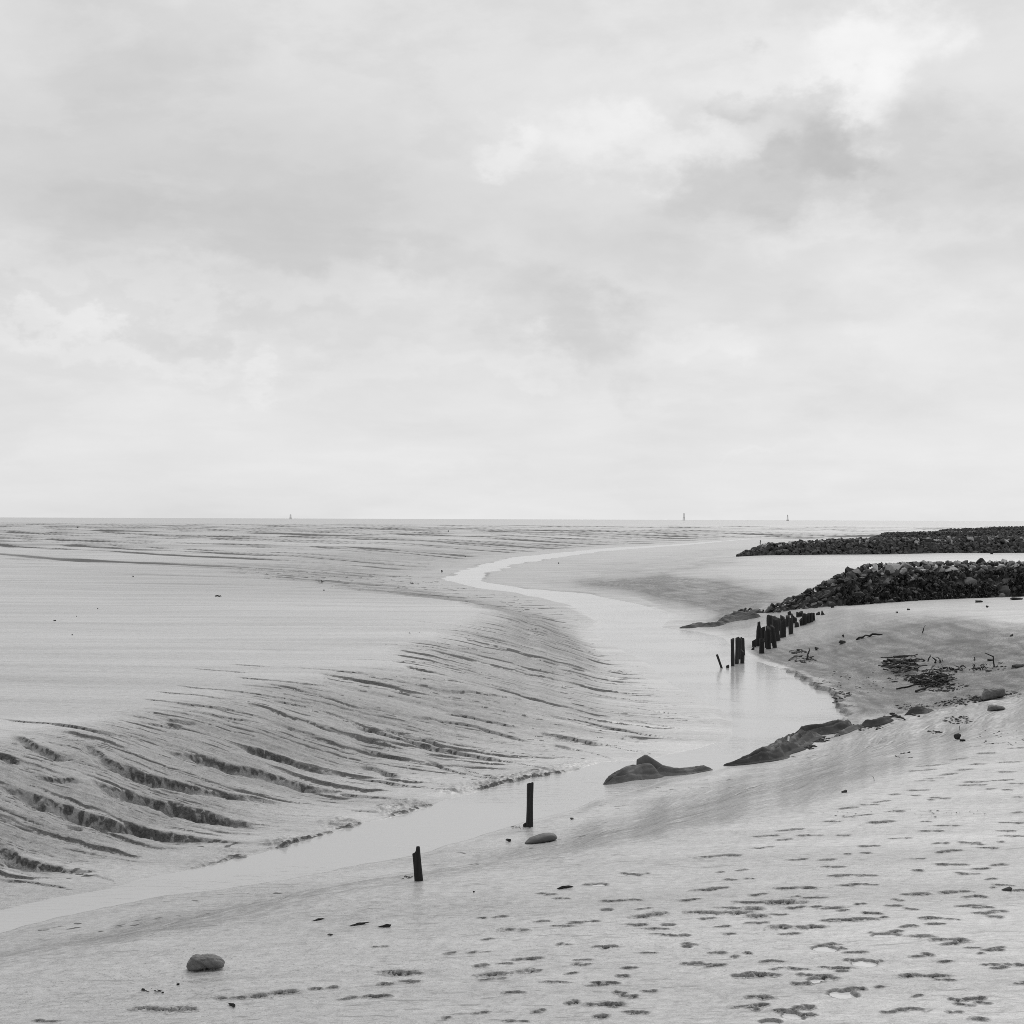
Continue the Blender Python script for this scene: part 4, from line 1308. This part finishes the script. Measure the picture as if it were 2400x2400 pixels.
put('stone', profile_stone([(370,470),(378,490),(400,497),(440,490),(480,481),(520,476),(560,476),(600,466),(608,442),(600,420),(575,403),(545,392),(510,385),(470,380),(430,385),(400,395),(385,420)], 2, M_STONE, .5, .045), 477, 2276, 88, 40, 'large worn grey stone alone on the near mud at lower left', 'stone', depth=0.55)
put('stone', profile_stone([(1180,738),(1215,725),(1250,695),(1310,675),(1380,658),(1440,652),(1480,660),(1505,690),(1490,708),(1420,722),(1330,738),(1250,745)], 3, M_FLAT, .5, .015), 1268, 1976, 76, 22, 'low smooth stone half sunk in mud below the tall lone post', 'stone', depth=0.6, sink=0.35)
put('stone', profile_stone([(1475,770),(1490,700),(1520,655),(1600,648),(1690,642),(1720,650),(1730,690),(1730,730),(1650,745),(1560,760)], 5, M_STONE, .5, .04), 2332, 1639, 53, 27, 'larger blocky stone on the right shore beyond the footprints', 'stone', depth=0.6)
put('stone', profile_stone([(1535,900),(1545,855),(1580,835),(1640,838),(1700,850),(1735,875),(1690,890),(1600,898)], 6, M_STONE, .5, .04), 2338, 1666, 41, 14, 'flatter stone just in front of the blocky one on the right shore', 'stone', depth=0.6)
put('stone', rock_mesh('stone', 304, M_STONE, 2, 0, 14, (1, .7, .6)), 2134, 1551, 34, 11, 'smooth rounded stone behind the upper heap of sticks', 'stone', depth=0.6)
small = [
    (1191, 1973, 14, 8, 'small pointed stone left of the low smooth one'),
    (1341, 1921, 10, 5, 'tiny pointed stone right of the tall lone post'),
    (1979, 1858, 14, 7, 'small rounded stone on the plain slope above the footprints'),
    (2245, 1733, 18, 14, 'upright clod on the right shore among small debris'),
    (2257, 1738, 14, 6, 'dark clod lying against the upright one'),
    (1975, 1509, 17, 9, 'dark block on the slope right of the piles'),
    (1976, 1494, 6, 7, 'tiny pointed stone just behind the dark block'),
    (1915, 1524, 11, 8, 'small pointed stone between broken stake and dark block'),
    (2362, 2089, 22, 10, 'clod of mud by the right edge among footprints'),
    (417, 2309, 8, 5, 'small dark pebble below the large worn stone'),
    (381, 2328, 6, 4, 'darker pebble near the lower left, left of the worn stone'),
    (335, 2322, 9, 6, 'crumbled clod farthest left below the worn stone'),
    (773, 2193, 13, 5, 'short dark chip below the flat driftwood pieces'),
    (1111, 2092, 6, 4, 'small pebble between the short post and the driftwood bar'),
    (2371, 1492, 8, 6, 'small clod near the right edge level with the piles'),
    (2092, 1675, 14, 5, 'flat pebble below the dark strip of cloth'),
    (2322, 1549, 14, 5, 'flat pebble at the foot of the bent stick'),
    (2130, 1430, 8, 4, 'small stone on the pale mud right of the piles, nearer'),
    (2102, 1437, 7, 4, 'small stone on the pale mud right of the piles, leftmost'),
    (2315, 1424, 8, 5, 'small stone on the pale mud below the groyne at right'),
    (2068, 1412, 9, 5, 'small stone lying just off the foot of the groyne'),
    (2325, 1299, 8, 5, 'dark stone just in front of the second groyne'),
    (2296, 1412, 18, 5, 'dark flat lump of weed on the pale mud below the groyne'),
    (2385, 1406, 30, 6, 'dark mat of weed by the right edge under the groyne'),
    (311, 1352, 6, 4, 'dark dot of debris far out on the left flat'),
    (229, 1427, 4, 3, 'tiny dark lump on the left flat, upper of two'),
    (179, 1445, 4, 3, 'tiny dark lump on the left flat, middle'),
    (169, 1488, 4, 3, 'tiny dark lump on the left flat, nearest'),
    (128, 1455, 9, 3, 'small smear of weed on the left flat'),
    (759, 1384, 7, 3, 'small dark lump on the flat below the far stake'),
    (181, 1237, 7, 4, 'faint dark lump very far out on the left'),
    (1036, 1342, 6, 9, 'small dark tuft on the left tip of the far bend'),
    (1090, 1306, 4, 4, 'tiny lump on the far bank above the bend'),
    (1309, 1321, 5, 4, 'tiny dark stone on the flat inside the far bend'),
    (1051, 1246, 4, 4, 'tiny far lump under the horizon'),
]
SM = [rock_mesh('stone', 330 + i, M_CLOD, 1, 1, 12, (1, .8, .7)) for i in range(6)]
for i, (px, py, w_, h_, lb) in enumerate(small):
    if py < 1500 and px < 1400: w_, h_ = w_ * .7, h_ * .7
    nm = 'weed_clump' if 'weed' in lb or 'tuft' in lb else ('mud_clod' if 'clod' in lb or 'lump' in lb or 'debris' in lb else 'pebble')
    put(nm, SM[i % 6].copy(), px, py, w_, h_, lb, {'weed_clump': 'weed', 'mud_clod': 'clod', 'pebble': 'pebble'}[nm], depth=0.7)


def stick_mesh(seed, bend=0.12, r0=0.05, knots=True):
    """unit-length stick along x, tapered and a little crooked"""
    r = np.random.default_rng(seed)
    n, sd_ = 9, 7
    V, F = [], []
    ay, az = r.uniform(-bend, bend, 2)
    for i in range(n):
        u = i / (n - 1)
        cy = ay * 4 * u * (1 - u) + 0.02 * r.normal(); cz = az * 4 * u * (1 - u) + 0.02 * r.normal()
        rad = r0 * (1 - 0.45 * u) * (1 + 0.18 * r.normal()) if knots else r0 * (1 - 0.2 * u)
        for j in range(sd_):
            a = 2 * math.pi * j / sd_
            V.append((u - 0.5, cy + rad * math.cos(a), cz + rad * math.sin(a)))
    for i in range(n - 1):
        for j in range(sd_):
            k = (j + 1) % sd_
            F.append((i * sd_ + j, (i + 1) * sd_ + j, (i + 1) * sd_ + k, i * sd_ + k))
    F.append(tuple(range(sd_))); F.append(tuple(reversed(range((n - 1) * sd_, n * sd_))))
    return new_mesh('stick', V, F, M_STICK)


STICKS = [stick_mesh(500 + i) for i in range(8)]


def stick(me, A, Bp, rad, label, cat, group=None, name='stick'):
    """lay a stick from world point A to world point Bp"""
    A, Bp = Vector(A), Vector(Bp)
    d = Bp - A
    o = link(name, me, (A + Bp) / 2)
    o.rotation_mode = 'QUATERNION'
    o.rotation_quaternion = Vector((1, 0, 0)).rotation_difference(d.normalized())
    o.scale = (d.length, rad / 0.05, rad / 0.05)
    return tag(o, label, cat, group)


def raised(p, up):
    return (float(p[0]), float(p[1]), float(p[2]) + up)


# heaps of driftwood sticks on the right shore (zoom of the photo: 2000,1480 + n * .207)
Z3 = 400 / 1932
rr = np.random.default_rng(77)


def heap(n, cx, cy, rx, ry, lens, label, group, tilt, up):
    for i in range(n):
        a, q = rr.uniform(0, 6.3), math.sqrt(rr.random())
        x, y = cx + rx * q * math.cos(a), cy + ry * q * math.sin(a)
        p = site(2000 + x * Z3, 1480 + y * Z3)
        k = mpp(p)
        L = rr.uniform(*lens) * Z3 * k
        an = rr.normal(tilt, 0.5)
        dz_ = rr.uniform(-0.45, 0.45) * L * .5
        e = rr.uniform(0.02, up) * (1 - 0.5 * q)
        d = np.array([math.cos(an) * L / 2, math.sin(an) * L * 1.4, 0])
        stick(STICKS[i % 8], raised(p - d, e + abs(dz_) * .4), raised(p + d, e + dz_ + abs(dz_) * .6), rr.uniform(0.012, 0.032), label, 'stick', group)


heap(46, 560, 440, 170, 75, (90, 240), 'dead stick tangled in the upper heap of driftwood on the right shore', 'sticks of the upper driftwood heap', -0.6, 0.40)
heap(52, 900, 560, 230, 75, (90, 260), 'dead stick tangled in the lower heap of driftwood on the right shore', 'sticks of the lower driftwood heap', 0.15, 0.36)
heap(14, 1180, 440, 220, 30, (40, 90), 'short twig scattered right of the lower driftwood heap', 'twigs right of the lower heap', 0.2, 0.05)
heap(8, 1430, 415, 70, 25, (40, 80), 'short twig lying at the foot of the bent stick', 'twigs by the bent stick', 0.2, 0.04)


def zs(x, y): return site(2000 + x * Z3, 1480 + y * Z3)


def up_stick(bx, by, tx, ty, rad_px, label, cat='stick', org=(2000, 1480), sc_=Z3, name='stick', seed=0, group=None):
    """a stick standing up: foot and tip read off the photo"""
    p = site(org[0] + bx * sc_, org[1] + by * sc_); k = mpp(p) * sc_
    return stick(STICKS[seed % 8], raised(p, -0.03), (p[0] + (tx - bx) * k, p[1], p[2] + (by - ty) * k), rad_px * k, label, cat, group, name)


up_stick(825, 335, 775, 300, 9, 'stick standing up left, one half of the V above the upper heap', seed=1)
up_stick(828, 335, 868, 265, 9, 'stick standing up right, taller half of the V above the upper heap', seed=2)
up_stick(935, 355, 893, 298, 11, 'short thick stick leaning left, right of the V', seed=3)
up_stick(972, 350, 938, 296, 10, 'second short stick leaning left, beside the thick one', seed=4)
up_stick(1030, 332, 1005, 305, 6, 'thin twig leaning left, last of the row behind the heaps', seed=5)
up_stick(1362, 328, 1370, 290, 8, 'short stub of a stick standing left of the bent stick', seed=6)
up_stick(1360, 398, 1350, 365, 9, 'dark peg in the mud in front of the short stub', seed=7)
up_stick(1050, 440, 962, 405, 7, 'stick lying up left from the lower heap', seed=1)
up_stick(1052, 440, 1058, 402, 8, 'peg standing at the end of the up-left stick', seed=2)
up_stick(1200, 415, 1148, 390, 8, 'dark short stick between the lower heap and the bent stick', seed=3)
# long bowed branch in front of the lower heap
stick(stick_mesh(601, 0.05, 0.05), raised(zs(490, 660), 0.02), raised(zs(980, 575), 0.14), 0.022, 'long bowed branch sticking out left of the lower driftwood heap', 'branch', name='branch')
stick(stick_mesh(602, 0.05, 0.05), raised(zs(700, 690), 0.02), raised(zs(1160, 545), 0.03), 0.03, 'thick dark branch along the front of the lower driftwood heap', 'branch', name='branch')
# the bent stick: one mesh, a foot and an arm
p = zs(1592, 402); k = mpp(p) * Z3
pts = [(0, -0.03), (0.004, 0.05), (-6 * k, 62 * k), (-8 * k, 112 * k), (-55 * k, 132 * k), (-98 * k, 150 * k)]
V, F = [], []
for i, (a, c) in enumerate(pts):
    rad = (9, 8, 7.5, 8, 5.5, 4)[i] * k
    for j in range(8):
        q = 2 * math.pi * j / 8
        tx_ = (1, 0) if i < 3 else ((.75, .6) if i == 3 else (.3, .95))
        V.append((a + rad * math.cos(q) * tx_[0], rad * math.sin(q), c + rad * math.cos(q) * tx_[1]))
for i in range(len(pts) - 1):
    for j in range(8):
        j2 = (j + 1) % 8
        F.append((i * 8 + j, i * 8 + j2, (i + 1) * 8 + j2, (i + 1) * 8 + j))
F.append(tuple(range((len(pts) - 1) * 8, len(pts) * 8)))
tag(link('bent_stick', new_mesh('bent_stick', V, F, M_WOOD), p), 'dark stick standing upright with its top bent over to the left', 'stick')

# other stakes and loose wood
up_stick(0, 0, 5, -18, 1.2, 'thin stake on the plain right of the piles, by the horizon of the slope', 'stake', (2163, 1484), 1, 'wooden_stake', 1)
up_stick(0, 0, 8, -27, 2.4, 'broken stake leaning right amid weed on the slope below the piles', 'stake', (1888, 1546), 1, 'wooden_stake', 2)
up_stick(0, 0, 7, -8, 3.0, 'short stub beside the broken leaning stake', 'stub', (1893, 1545), 1, 'timber_stub', 3)
up_stick(0, 0, -3, -10, 0.8, 'thin twig standing in the mud between cloth and footprints', 'twig', (2048, 1830), 1, 'twig', 4)
up_stick(0, 0, 0, -11, 0.8, 'thin twig standing in the mud above the footprints at right', 'twig', (2250, 1711), 1, 'twig', 5)
up_stick(0, 0, 1, -8, 1.5, 'dark stake at the seaward end of the second groyne', 'stake', (1781, 1274), 1, 'wooden_stake', 6)
up_stick(0, 0, -1, -6, 1.2, 'far stake in the middle of the left flat', 'stake', (754, 1366), 1, 'wooden_stake', 7)


def lie(ax, ay, bx, by, rad, label, cat, seed=0, name='driftwood', group=None):
    A_, B_ = site(ax, ay), site(bx, by)
    k = mpp(A_)
    if name in ('driftwood', 'log'):
        me = rock_mesh(name, 700 + seed, M_WOOD if 'grey' not in label and 'pale' not in label else M_STONE, 2, 1, 14, (1, .10, .09))
        lo_, hi_ = bounds(me)
        me.transform(Matrix.Diagonal((1 / (hi_[0] - lo_[0]), 0.1 / (hi_[1] - lo_[1]), 0.1 / (hi_[2] - lo_[2]), 1)))
        return stick(me, raised(A_, rad * k * 0.6), raised(B_, rad * k * 0.5), rad * k, label, cat, group, name)
    return stick(STICKS[seed % 8], raised(A_, rad * k * 0.5), raised(B_, rad * k * 0.5), rad * k, label, cat, group, name)


lie(817, 2172, 866, 2164, 4.2, 'knobbly dark piece of driftwood, left of the two close together', 'driftwood', 1)
lie(888, 2174, 921, 2172, 4.6, 'short thick piece of driftwood, right of the two close together', 'driftwood', 2)
lie(1303, 2085, 1343, 2079, 4.6, 'thick bar of driftwood alone in the middle of the near shore', 'driftwood', 3)
lie(730, 2160, 763, 2153, 2.6, 'thin piece of driftwood left of the two dark ones', 'driftwood', 4)
lie(538, 2354, 556, 2362, 5.5, 'wedge of dark wood in mud at the bottom left', 'driftwood', 5)
lie(2111, 1768, 2133, 1764, 2.6, 'dark splinter above the footprints, upper of two', 'splinter', 6, 'splinter')
lie(2098, 1774, 2138, 1776, 1.5, 'thin splinter just below the dark one', 'splinter', 7, 'splinter')
lie(505, 1398, 518, 1399, 1.6, 'thin stick lying on the left flat', 'stick', 1, 'stick')
lie(747, 1364, 760, 1363, 1.0, 'twig at the foot of the far stake on the flat', 'twig', 2, 'twig')
lie(962, 1367, 982, 1369, 1.4, 'curved twig on the flat left of the far bend', 'twig', 3, 'twig')
lie(959, 1484, 983, 1483, 1.6, 'lying branch on the left flat opposite the piles', 'branch', 4, 'branch')
lie(2006, 1500, 2068, 1488, 3.0, 'long flat branch on the slope right of the dark block', 'branch', 5, 'branch')
lie(2369, 1565, 2400, 1561, 5.0, 'grey log lying at the right edge beyond the stones', 'log', 6, 'log')
lie(2308, 1574, 2324, 1573, 3.0, 'short grey log left of the one at the right edge', 'log', 7, 'log')
lie(2073, 1682, 2122, 1688, 2.4, 'straight stick across the dark strip of cloth', 'stick', 0, 'stick')
lie(2092, 1678, 2113, 1684, 2.2, 'short stick lying just over the straight one', 'stick', 1, 'stick')
lie(2136, 1671, 2154, 1680, 2.6, 'stick poking out of the small dark cloth towards the camera', 'stick', 2, 'stick')
lie(2053, 1711, 2064, 1701, 2.4, 'stick propped below the dark strip of cloth', 'stick', 3, 'stick')
lie(1957, 1719, 1967, 1725, 2.2, 'peg at the right end of the long folded cloth', 'peg', 4, 'peg')
lie(2160, 1574, 2176, 1572, 3.5, 'pale driftwood lying between the two heaps', 'driftwood', 5)


# ------------------------------------------------------------------ sheets of old geotextile
def cloth_patch(pts, nu=90, nv=26, folds=4.0, fold_h=0.03, seed=0, hs=1.0, wsx=1.0):
    """draped sheet along a line: pts = (world point, half width, height); returns V, F"""
    P = np.array([q[0] for q in pts], float); W = np.array([q[1] for q in pts]); H = np.array([q[2] for q in pts])
    s = np.concatenate([[0], np.cumsum(np.hypot(*np.diff(P[:, :2], axis=0).T))])
    u = np.linspace(0, s[-1], nu)

    def ip(a):
        y = np.interp(u, s, a)
        y = np.convolve(np.pad(y, 4, mode='edge'), np.ones(9) / 9, 'valid')
        return y
    cx, cy, w_, h_ = ip(P[:, 0]), ip(P[:, 1]), ip(W) * wsx, ip(H) * hs
    tx, ty = np.gradient(cx), np.gradient(cy)
    n = np.hypot(tx, ty) + 1e-9; tx, ty = tx / n, ty / n
    v = np.linspace(-1, 1, nv)
    UU, VV = np.meshgrid(u, v, indexing='ij')
    wob = 1 + 0.22 * fbm(UU * 1.6 + seed, VV * 0 + np.sign(VV) * 3 + seed, 2)
    X = cx[:, None] - ty[:, None] * VV * w_[:, None] * wob
    Y = cy[:, None] + tx[:, None] * VV * w_[:, None] * wob
    Z = np.maximum(gz(X, Y), -0.01).reshape(X.shape)
    et = np.clip(np.minimum(u, s[-1] - u) / (0.14 * s[-1]), 0, 1) ** 0.7
    h_ = h_ * et; fold_h = fold_h * et[:, None]
    env = np.cos(VV * np.pi / 2) ** 1.3
    ridge = np.exp(-((VV - 0.25 * np.sin(UU * 1.7 + seed)) / 0.5) ** 2)
    fo = 0.5 + 0.5 * np.cos(2 * folds * VV * 1.6 + 2.6 * perlin(UU * 0.28 + seed, VV * 0.4) + 0.9 * perlin(UU * 1.1, VV * .8 + seed) + seed)
    fo = np.sqrt(np.abs(np.sin(folds * VV * 1.6 + 1.4 * perlin(UU * 0.30 + seed, VV * 0.4) + 0.5 * perlin(UU * 1.0, VV * .8 + seed) + seed)))
    fo = 0.75 * fo + 0.25 * fbm(UU * 2.0 + seed, VV * 3.5, 3)
    fo = fo * np.clip(0.8 + 0.9 * perlin(UU * 0.5 + 5, VV * 1.0 + seed), 0.1, 2)
    Z = Z + h_[:, None] * env * (0.45 + 0.55 * ridge) + fold_h * fo * np.clip(env * 1.6, 0, 1) + 0.012 * fbm(UU * 5 + seed, VV * 5, 3) * env
    Z = np.where(np.abs(VV) > 0.97, Z - 0.03, Z + 0.01)
    Z[0] -= 0.04; Z[-1] -= 0.04
    i = np.arange(nu * nv).reshape(nu, nv)
    F = np.stack([i[:-1, :-1], i[1:, :-1], i[1:, 1:], i[:-1, 1:]], -1).reshape(-1, 4)
    return np.stack([X, Y, Z], -1).reshape(-1, 3), F


Z4 = 640 / 1932


def c4(x, y): return site(1380 + x * Z4, 1650 + y * Z4)


def sheets(name, patches, mat, label):
    items = [(V, F, 0) for V, F in patches]
    o = link(name, mass(name, items, [mat], True))
    return tag(o, label, 'cloth')


k0 = mpp(c4(400, 515)) * Z4
patch = [
    cloth_patch([(c4(108, 572), 0.04, 0.02), (c4(150, 560), 0.13, 0.07), (c4(220, 540), 0.22, 0.15), (c4(300, 520), 0.30, 0.22), (c4(380, 515), 0.34, 0.26), (c4(440, 512), 0.28, 0.24), (c4(482, 500), 0.16, 0.08)], 130, 60, 2.3, 0.14, 1.3, hs=.72),
    cloth_patch([(c4(455, 500), 0.24, 0.20), (c4(530, 498), 0.24, 0.17), (c4(620, 494), 0.2, 0.11), (c4(700, 486), 0.16, 0.07), (c4(800, 474), 0.1, 0.05), (c4(872, 466), 0.05, 0.03)], 110, 44, 2.0, 0.09, 4.1, hs=.75),
]
# the stiff ear standing up behind
pe = c4(405, 500)
E = []
for i in range(13):
    u = i / 12
    for j in range(9):
        v = j / 8 * 2 - 1
        hh_ = (0.40 - 0.05 * k0) * (1 - 0.75 * abs(u - 0.28) / 0.72) * (1 - 0.25 * v * v)
        E.append((pe[0] - 0.16 + 0.62 * u, pe[1] + 0.28 + 0.13 * v - 0.05 * math.sin(u * 6), pe[2] - 0.03 + max(hh_ * (1 - v * v * 0.9), 0.0)))
EF = [(i * 9 + j, (i + 1) * 9 + j, (i + 1) * 9 + j + 1, i * 9 + j + 1) for i in range(12) for j in range(8)]
patch.append((np.array(E), np.array(EF)))
sheets('geotextile_sheet', patch, M_CLOTH, 'crumpled dark cloth lying in the edge of the creek with a raised hump')

patch = [
    cloth_patch([(c4(940, 432), .03, .02), (c4(1010, 434), .14, .05), (c4(1100, 420), .28, .10), (c4(1200, 392), .42, .15), (c4(1320, 345), .5, .2), (c4(1420, 300), .45, .2), (c4(1520, 250), .36, .16), (c4(1600, 222), .3, .12)], 160, 60, 4.6, 0.17, 2.2, hs=.38),
    cloth_patch([(c4(1450, 232), .16, .10), (c4(1540, 218), .3, .2), (c4(1640, 205), .36, .26), (c4(1740, 185), .36, .28), (c4(1810, 165), .24, .2), (c4(1840, 152), .08, .05)], 130, 50, 3.2, 0.17, 7.7, hs=.45),
]
sheets('geotextile_sheet', patch, M_DARKCLOTH, 'long dark cloth in lengthwise folds draped over the edge of the bank')
patch = [cloth_patch([(c4(1745, 232), .06, .03), (c4(1790, 215), .12, .08), (c4(1840, 190), .14, .1), (c4(1900, 172), .12, .08), (c4(1960, 163), .1, .05)], 60, 18, 2, .03, 3.3)]
sheets('geotextile_sheet', patch, M_CLOTH, 'narrow muddy fold of cloth between the long cloth and the dark strip')
ZB = 320 / 1932


def cb(x, y): return site(1920 + x * ZB, 1580 + y * ZB)


patch = [cloth_patch([(cb(590, 735), .08, .04), (cb(660, 735), .18, .14), (cb(760, 735), .2, .12), (cb(860, 715), .2, .14), (cb(950, 680), .16, .12), (cb(1010, 655), .08, .05)], 70, 22, 2.5, .05, 5.2)]
sheets('geotextile_sheet', patch, M_DARKCLOTH, 'black strip of cloth along the bank edge under the lying sticks')
patch = [cloth_patch([(cb(1220, 585), .06, .04), (cb(1300, 562), .14, .12), (cb(1400, 552), .18, .15), (cb(1480, 550), .14, .1), (cb(1560, 528), .06, .04), (cb(1620, 512), .04, .02)], 60, 20, 2, .04, 6.1)]
sheets('geotextile_sheet', patch, M_DARKCLOTH, 'small black fold of cloth on the bank edge with a stick poking out')
# bundle at the tail of the near groyne (zoom 1650,1390 + n * .1398)
ZA = 270 / 1932


def ca(x, y): return site(1650 + x * ZA, 1390 + y * ZA)


patch = [
    cloth_patch([(ca(-420, 590), .05, .03), (ca(-250, 580), .5, .16), (ca(-120, 545), .6, .3), (ca(0, 560), .5, .2), (ca(120, 560), .4, .14), (ca(250, 535), .4, .14), (ca(340, 500), .3, .1)], 140, 44, 1.6, .2, 3.1, hs=.3, wsx=.6),
    cloth_patch([(ca(240, 530), .3, .1), (ca(350, 480), .7, .22), (ca(480, 440), .9, .3), (ca(600, 420), .9, .34), (ca(720, 410), .9, .3), (ca(850, 395), .6, .2), (ca(930, 380), .3, .1)], 140, 50, 1.9, .24, 9.4, hs=.28, wsx=.7),
]
sheets('geotextile_sheet', patch, M_CLOTH, 'wide muddy cloth bundle trailing from the end of the near groyne to the water')
p = ca(640, 335); k = mpp(p) * ZA
stick(stick_mesh(640, .04), raised(ca(512, 350), 0.08), raised(ca(800, 318), 0.12), 22 * k, 'dark round log resting behind the cloth bundle', 'log', name='log')
# white scrap on the long cloth
p = c4(1388, 312)
V = [(0, 0, 0.06), (0.035, -0.02, 0.05), (0.06, 0.0, 0.15), (0.02, 0.02, 0.17), (0.03, 0.03, 0.1), (0.0, 0.02, 0.02)]
tag(link('paper_scrap', new_mesh('paper_scrap', V, [(0, 1, 2, 3), (0, 3, 4, 5), (1, 2, 4), (0, 1, 5)], M_WHITE), (p[0], p[1] - 0.25, gz([p[0]], [p[1] - .25])[0] + 0.12)), 'small white scrap caught on the long folded cloth', 'scrap')

# ------------------------------------------------------------------ wrack: crumbs and broken reed nobody could count
items = []
rr = np.random.default_rng(91)
AREAS = [  # px, py, rx, ry, n, size
    (1860, 1753, 50, 9, 150, .05), (1905, 1735, 40, 8, 90, .05), (2010, 1708, 60, 7, 70, .035), (2230, 1650, 40, 10, 60, .035), (2270, 1640, 40, 10, 60, .03),
    (2245, 1690, 34, 10, 70, .03), (2290, 1640, 18, 6, 50, .05), (2370, 1626, 24, 5, 40, .03), (2180, 1600, 40, 6, 60, .05), (2210, 1610, 60, 12, 90, .05),
    (2150, 1590, 70, 14, 120, .04), (1880, 1545, 34, 8, 60, .06), (1870, 1528, 20, 6, 40, .06), (1955, 1640, 40, 10, 60, .06), (2190, 1718, 20, 4, 24, .025),
    (2100, 1905, 220, 10, 30, .012), (2350, 1730, 60, 20, 40, .018), (2140, 1660, 50, 8, 60, .03), (2000, 1600, 90, 30, 60, .03), (350, 2325, 30, 6, 12, .012),
    (2330, 1560, 60, 12, 40, .03), (1225, 1940, 30, 4, 24, .012), (960, 2056, 20, 4, 14, .012),
]
for (px, py, rx, ry, n, sz) in AREAS:
    for i in range(n):
        a, q = rr.uniform(0, 6.3), math.sqrt(rr.random())
        h0 = hit(px + rx * q * math.cos(a), py + ry * q * math.sin(a))
        if h0 is None: continue
        V, F = LOW[rr.integers(len(LOW))]
        s_ = sz * rr.uniform(0.5, 1.8)
        el = rr.uniform(1.0, 3.5)
        W = (V * (s_ * el, s_, s_ * .8))
        an = rr.uniform(-.6, .6); c_, s2 = math.cos(an), math.sin(an)
        W = W @ np.array([[c_, s2, 0], [-s2, c_, 0], [0, 0, 1]])
        items.append([W, F, h0])
zz = gz([q[2][0] for q in items], [q[2][1] for q in items])
items = [(q[0] + (q[2][0], q[2][1], float(zz[i]) + 0.008), q[1], 0) for i, q in enumerate(items)]
tag(link('wrack', mass('wrack', items, [M_CLOD])), 'crumbs of dark wrack and broken reed strewn over the right shore', kind='stuff')

# ------------------------------------------------------------------ puddles in the prints
for k_, (fx, fy, rx, ry, lv) in enumerate(PUDDLES):
    n = 40
    V = [(0, 0, 0)] + [(1.35 * rx * math.cos(2 * math.pi * i / n), 1.35 * ry * math.sin(2 * math.pi * i / n), 0) for i in range(n)]
    F = [(0, 1 + i, 1 + (i + 1) % n) for i in range(n)]
    tag(link('puddle', new_mesh('puddle', V, F, puddle_water), (fx, fy, lv - 0.006)), 'shallow bright puddle in a footprint', kind='structure')


# ------------------------------------------------------------------ far beacons at the horizon
def bar(a, b_, r_, n=6):
    a, b_ = Vector(a), Vector(b_)
    d = b_ - a
    q = Vector((0, 0, 1)).rotation_difference(d.normalized())
    V, F = [], []
    for t_ in (0, 1):
        for j in range(n):
            w_ = q @ Vector((r_ * math.cos(2 * math.pi * j / n), r_ * math.sin(2 * math.pi * j / n), 0))
            V.append(tuple(a + d * t_ + w_))
    for j in range(n):
        F.append((j, (j + 1) % n, n + (j + 1) % n, n + j))
    return np.array(V), F


def join(name, parts, parent):
    V, F, o_ = [], [], 0
    for v, f in parts:
        V += [tuple(a) for a in v]; F += [tuple(i + o_ for i in q) for q in f]; o_ += len(v)
    return link(name, new_mesh(name, V, F, M_STEEL, False), parent=parent)


def beacon(px, hpx, foot, head, label, cabin=(0.35, 0.95), solid=0.0):
    Dm = 9000.0
    hz = horizon(px)
    x = (px - 1200) / FPX * Dm
    k = Dm / FPX
    H = hpx * k + 4
    root = bpy.data.objects.new('beacon_tower', None)
    COL.objects.link(root)
    root.location = (x, Dm, -0.3 + 0)
    tag(root, label, 'beacon', 'beacon towers far out at the horizon')
    f, t_ = foot * k / 2, head * k / 2
    for sx in (-1, 1):
        for sy in (-1, 1):
            join('leg', [bar((sx * f, sy * f, 0), (sx * t_, sy * t_, H * cabin[0]), 0.45)], root)
    br = []
    for lv in range(3):
        z0, z1 = H * cabin[0] * lv / 3, H * cabin[0] * (lv + 1) / 3
        f0, f1 = f + (t_ - f) * lv / 3, f + (t_ - f) * (lv + 1) / 3
        for sy in (-1, 1):
            br += [bar((-f0, sy * f0, z0), (f1, sy * f1, z1), 0.25), bar((f0, sy * f0, z0), (-f1, sy * f1, z1), 0.25), bar((-f1, sy * f1, z1), (f1, sy * f1, z1), 0.25)]
            br += [bar((sy * f0, -f0, z0), (sy * f1, f1, z1), 0.25), bar((sy * f0, f0, z0), (sy * f1, -f1, z1), 0.25)]
    join('bracing', br, root)
    # slatted cage (topmark) with a platform under it
    z0, z1 = H * cabin[0], H * cabin[1]
    pl = [bar((0, 0, z0 - 0.6), (0, 0, z0 + 0.6), t_ * 1.5, 8)]
    V, F = pl[0]
    F = list(F) + [tuple(range(8, 16)), tuple(reversed(range(8)))]
    join('platform', [(V, F)], root)
    cg = []
    top = t_ * (0.95 - solid)
    for j in range(8):
        a = 2 * math.pi * j / 8
        cg.append(bar((t_ * math.cos(a), t_ * math.sin(a), z0), (top * math.cos(a), top * math.sin(a), z1), 0.34))
    for q in range(4):
        u = q / 3; rr_ = t_ + (top - t_) * u; zz_ = z0 + (z1 - z0) * u
        for j in range(12):
            a, b_ = 2 * math.pi * j / 12, 2 * math.pi * (j + 1) / 12
            cg.append(bar((rr_ * math.cos(a), rr_ * math.sin(a), zz_), (rr_ * math.cos(b_), rr_ * math.sin(b_), zz_), 0.3))
    join('cage', cg, root)
    join('lantern', [bar((0, 0, z1), (0, 0, H), 0.8, 8)], root)


beacon(681, 10, 4.0, 3.2, 'faint lattice beacon far out at the left of the horizon', (0.45, 0.95))
beacon(1603, 16, 5.0, 3.6, 'taller lattice beacon at the horizon, middle of the three', (0.42, 0.97))
beacon(1846, 13.5, 4.6, 3.4, 'tapering beacon at the horizon, rightmost of the three', (0.2, 0.95), 0.45)
